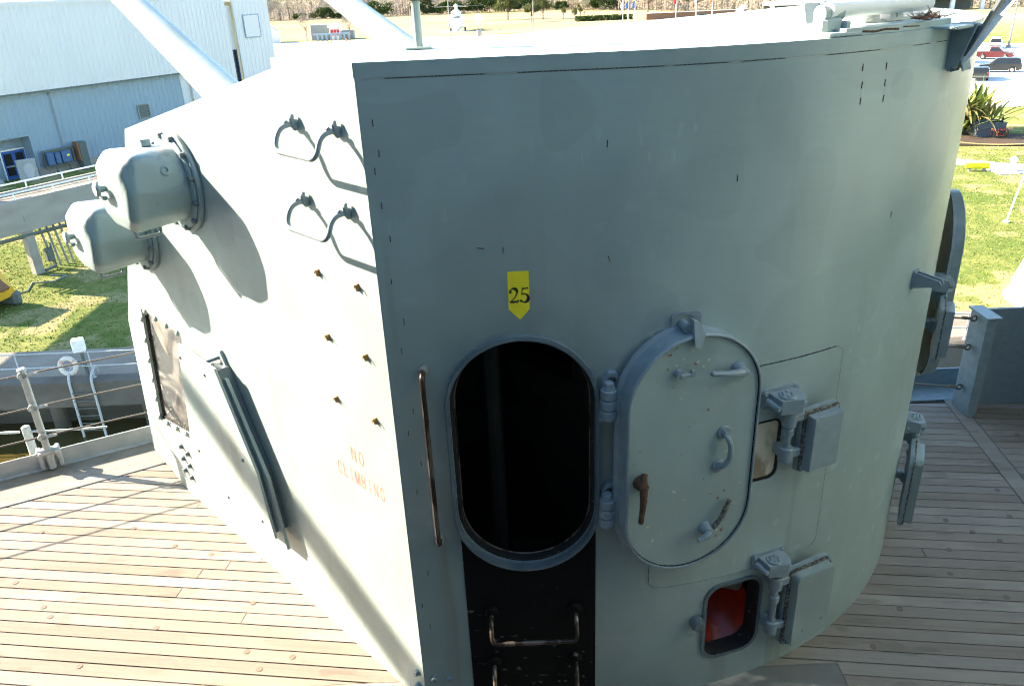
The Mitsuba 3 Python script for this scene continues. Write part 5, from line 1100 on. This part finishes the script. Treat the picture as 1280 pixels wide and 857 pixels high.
for i, (x, y) in enumerate(conepos):
    k = thing('traffic_cone', ['orange cone in front of the white shed', 'orange cone near the curved grass island', 'orange cone standing alone in the middle of the pale lot', 'orange cone second from the right', 'orange cone nearest to the left gun barrel', 'orange cone below the slotted wall', 'orange cone at the tip of the grass island'][i] + ' on the car park', 'cone', 'orange cones on the car park')
    part(k, 'cone', mv(lathe([(0, 0), (.30, 0), (.30, .05), (.20, .06), (.05, .95), (0, .95)], 12), t=(x, y, GZ + .02)), 'orange')
struct('verge_island', ext(Polygon([(-58, 176), (-50, 184), (-52, 187), (-62, 181)]), .14, GZ), 'grass')
# flags
fl = [(35.3, 240.5, 'white_paint', 'white'), (37.0, 241.5, 'blue', 'blue'), (39.0, 242.5, 'blue', 'narrow blue'), (49.6, 237, 'red', 'red'), (55.0, 236, 'white_paint', 'second white'), (60.0, 238, 'orange', 'pale orange')]
for i, (x, y, mt, cn) in enumerate(fl):
    k = thing('flagpole', f'white flagpole with a limp {cn} flag at the edge of the field', 'flagpole')
    H = 7.4 if i < 3 else 8.2
    part(k, 'pole', tube([(x, y, GZ), (x, y, GZ + H)], [.16, .10], 10), 'white_paint')
    part(k, 'flag', mv(hull([(-.05, -.12, H - .3), (-.05, .12, H - .3), (-.75, 0, H - 1.2), (-.35, .18, H - 2.4), (-.1, -.16, H - 2.3), (-.7, .1, H - 1.9)]), t=(x, y, GZ)), mt, True)
MW = thing('memorial_wall', 'long low dark brown memorial wall behind the flags', 'wall')
part(MW, 'wall', bx(50, 84, 286, 287, GZ, GZ + 1.9, .05), 'brown', False)
part(MW, 'coping', bx(49.8, 84.2, 285.8, 287.2, GZ + 1.9, GZ + 2.1, .04), 'lot', False)
# parked aircraft: fuselage, wings, tail on wheels
def plane(x, y, az, L, mat, label):
    k = thing('parked_aircraft', label, 'aircraft', 'aircraft on display beyond the car park')
    M = frame((x, y, GZ), (*dirv(az), 0), (*dirv(az + 90), 0), (0, 0, 1))
    part(k, 'fuselage', mv(tube([(L * .5, 0, 1.9), (L * .42, 0, 2.0), (L * .25, 0, 2.1), (-L * .2, 0, 2.2), (-L * .45, 0, 2.5), (-L * .5, 0, 2.6)], [.08, .45, .8, .85, .5, .2], 16), M), mat, True)
    for s in (-1, 1):
        part(k, 'wing', mv(hull([(L * .12, s * .6, 1.9), (-L * .16, s * .6, 1.9), (-L * .10, s * L * .42, 2.0), (-L * .2, s * L * .42, 2.0), (L * .10, s * .6, 2.12), (-L * .15, s * .6, 2.08), (-L * .12, s * L * .42, 2.06)]), M), mat, False)
        part(k, 'tailplane', mv(hull([(-L * .36, s * .3, 2.5), (-L * .48, s * .3, 2.5), (-L * .44, s * L * .17, 2.55), (-L * .5, s * L * .17, 2.55), (-L * .4, s * .3, 2.6), (-L * .47, s * .3, 2.6)]), M), mat, False)
    part(k, 'fin', mv(hull([(-L * .3, -.06, 2.7), (-L * .3, .06, 2.7), (-L * .49, -.06, 2.7), (-L * .49, .06, 2.7), (-L * .46, 0, 5.2), (-L * .54, 0, 5.2)]), M), mat, False)
    part(k, 'canopy', mv(mv(sphere(1, sub=3), np.diag([L * .11, .5, .55, 1]), (L * .25, 0, 2.75)), M), 'dark_glass', True)
    for wx, wy in ((L * .3, 0), (-L * .05, 1.2), (-L * .05, -1.2)): part(k, 'wheel', mv(cat(mv(cyl(.35, .2, 14), rot((1, 0, 0), 90), (wx, wy + .1, .35)), seg((wx, wy, .4), (wx, wy, 1.7), .08)), M), 'tyre')
plane(60, 233, 185, 15, 'car_white', 'white aircraft nearest the flags on the far side of the lot')
plane(79, 236, 190, 16, 'car_white', 'white aircraft second from the left on the far side of the lot')
plane(92, 226, 170, 14, 'car_silver', 'silver grey aircraft between two white ones')
plane(106, 222, 195, 16, 'car_cream', 'cream white aircraft at the right end of the row')
HG = thing('long_white_shed', 'long low white roofed shelter with dark openings beyond the aircraft', 'shed')
part(HG, 'roof', bx(84, 150, 262, 270, GZ + 3.4, GZ + 4.6, .1), 'white_paint', False)
part(HG, 'rear_wall', bx(84, 150, 269, 269.6, GZ, GZ + 3.4), 'trim_dark', False)
for i in range(8): part(HG, 'column', bx(84.2 + i * 9.3, 85.4 + i * 9.3, 262.2, 263, GZ, GZ + 3.4), 'white_paint', False)
BR = thing('radar_mast', 'white mast with a small blue grey box high above the roof edge', 'mast')
part(BR, 'mast', tube([(97.5, 262, GZ), (97.5, 262, GZ + 14)], [.9, .8], 14), 'white_paint')
part(BR, 'box', bx(98.6, 100.4, 261, 262.6, GZ + 6.2, GZ + 9.2, .2), 'cladding_blue', 25)
# grass blades where the lawn is near enough to show them
def blades(poly, n, h, mat):
    x0, y0, x1, y1 = poly.bounds; P = np.c_[rng.uniform(x0, x1, n), rng.uniform(y0, y1, n)]
    P = P[shapely.contains_xy(poly, P)]; n = len(P); a = rng.uniform(0, 6.28, n); w = .035; H = h * rng.uniform(.5, 1.4, n)
    dx = np.c_[np.cos(a), np.sin(a)] * w; lean = rng.normal(0, .5, (n, 2)) * H[:, None]
    V = np.stack([np.c_[P - dx, np.full(n, GZ)], np.c_[P + dx, np.full(n, GZ)], np.c_[P + lean, GZ + H]], 1).reshape(-1, 3)
    return trimesh.Trimesh(V, np.arange(3 * n).reshape(-1, 3), process=False)
lawnL = Polygon([(-32, 28.8), (-10, 28.8), (-10, 44), (-32, 50)]); lawnR = Polygon([(14, 28.8), (32, 28.8), (50, 62), (26, 62)]).difference(LineString([(24, 60.5), (31, 55.6), (33.8, 53.2), (38, 50.6), (60, 40)]).buffer(1.0))
for i in range(3):
    struct('grass_blades', cat(blades(lawnL, 7000, .055, 0), blades(lawnR, 14000, .055, 0)), f'blade_{i}', False, 'stuff', ['dark green blades of the mown lawn', 'yellow green blades of the mown lawn', 'straw coloured blades of the mown lawn'][i], 'grass')
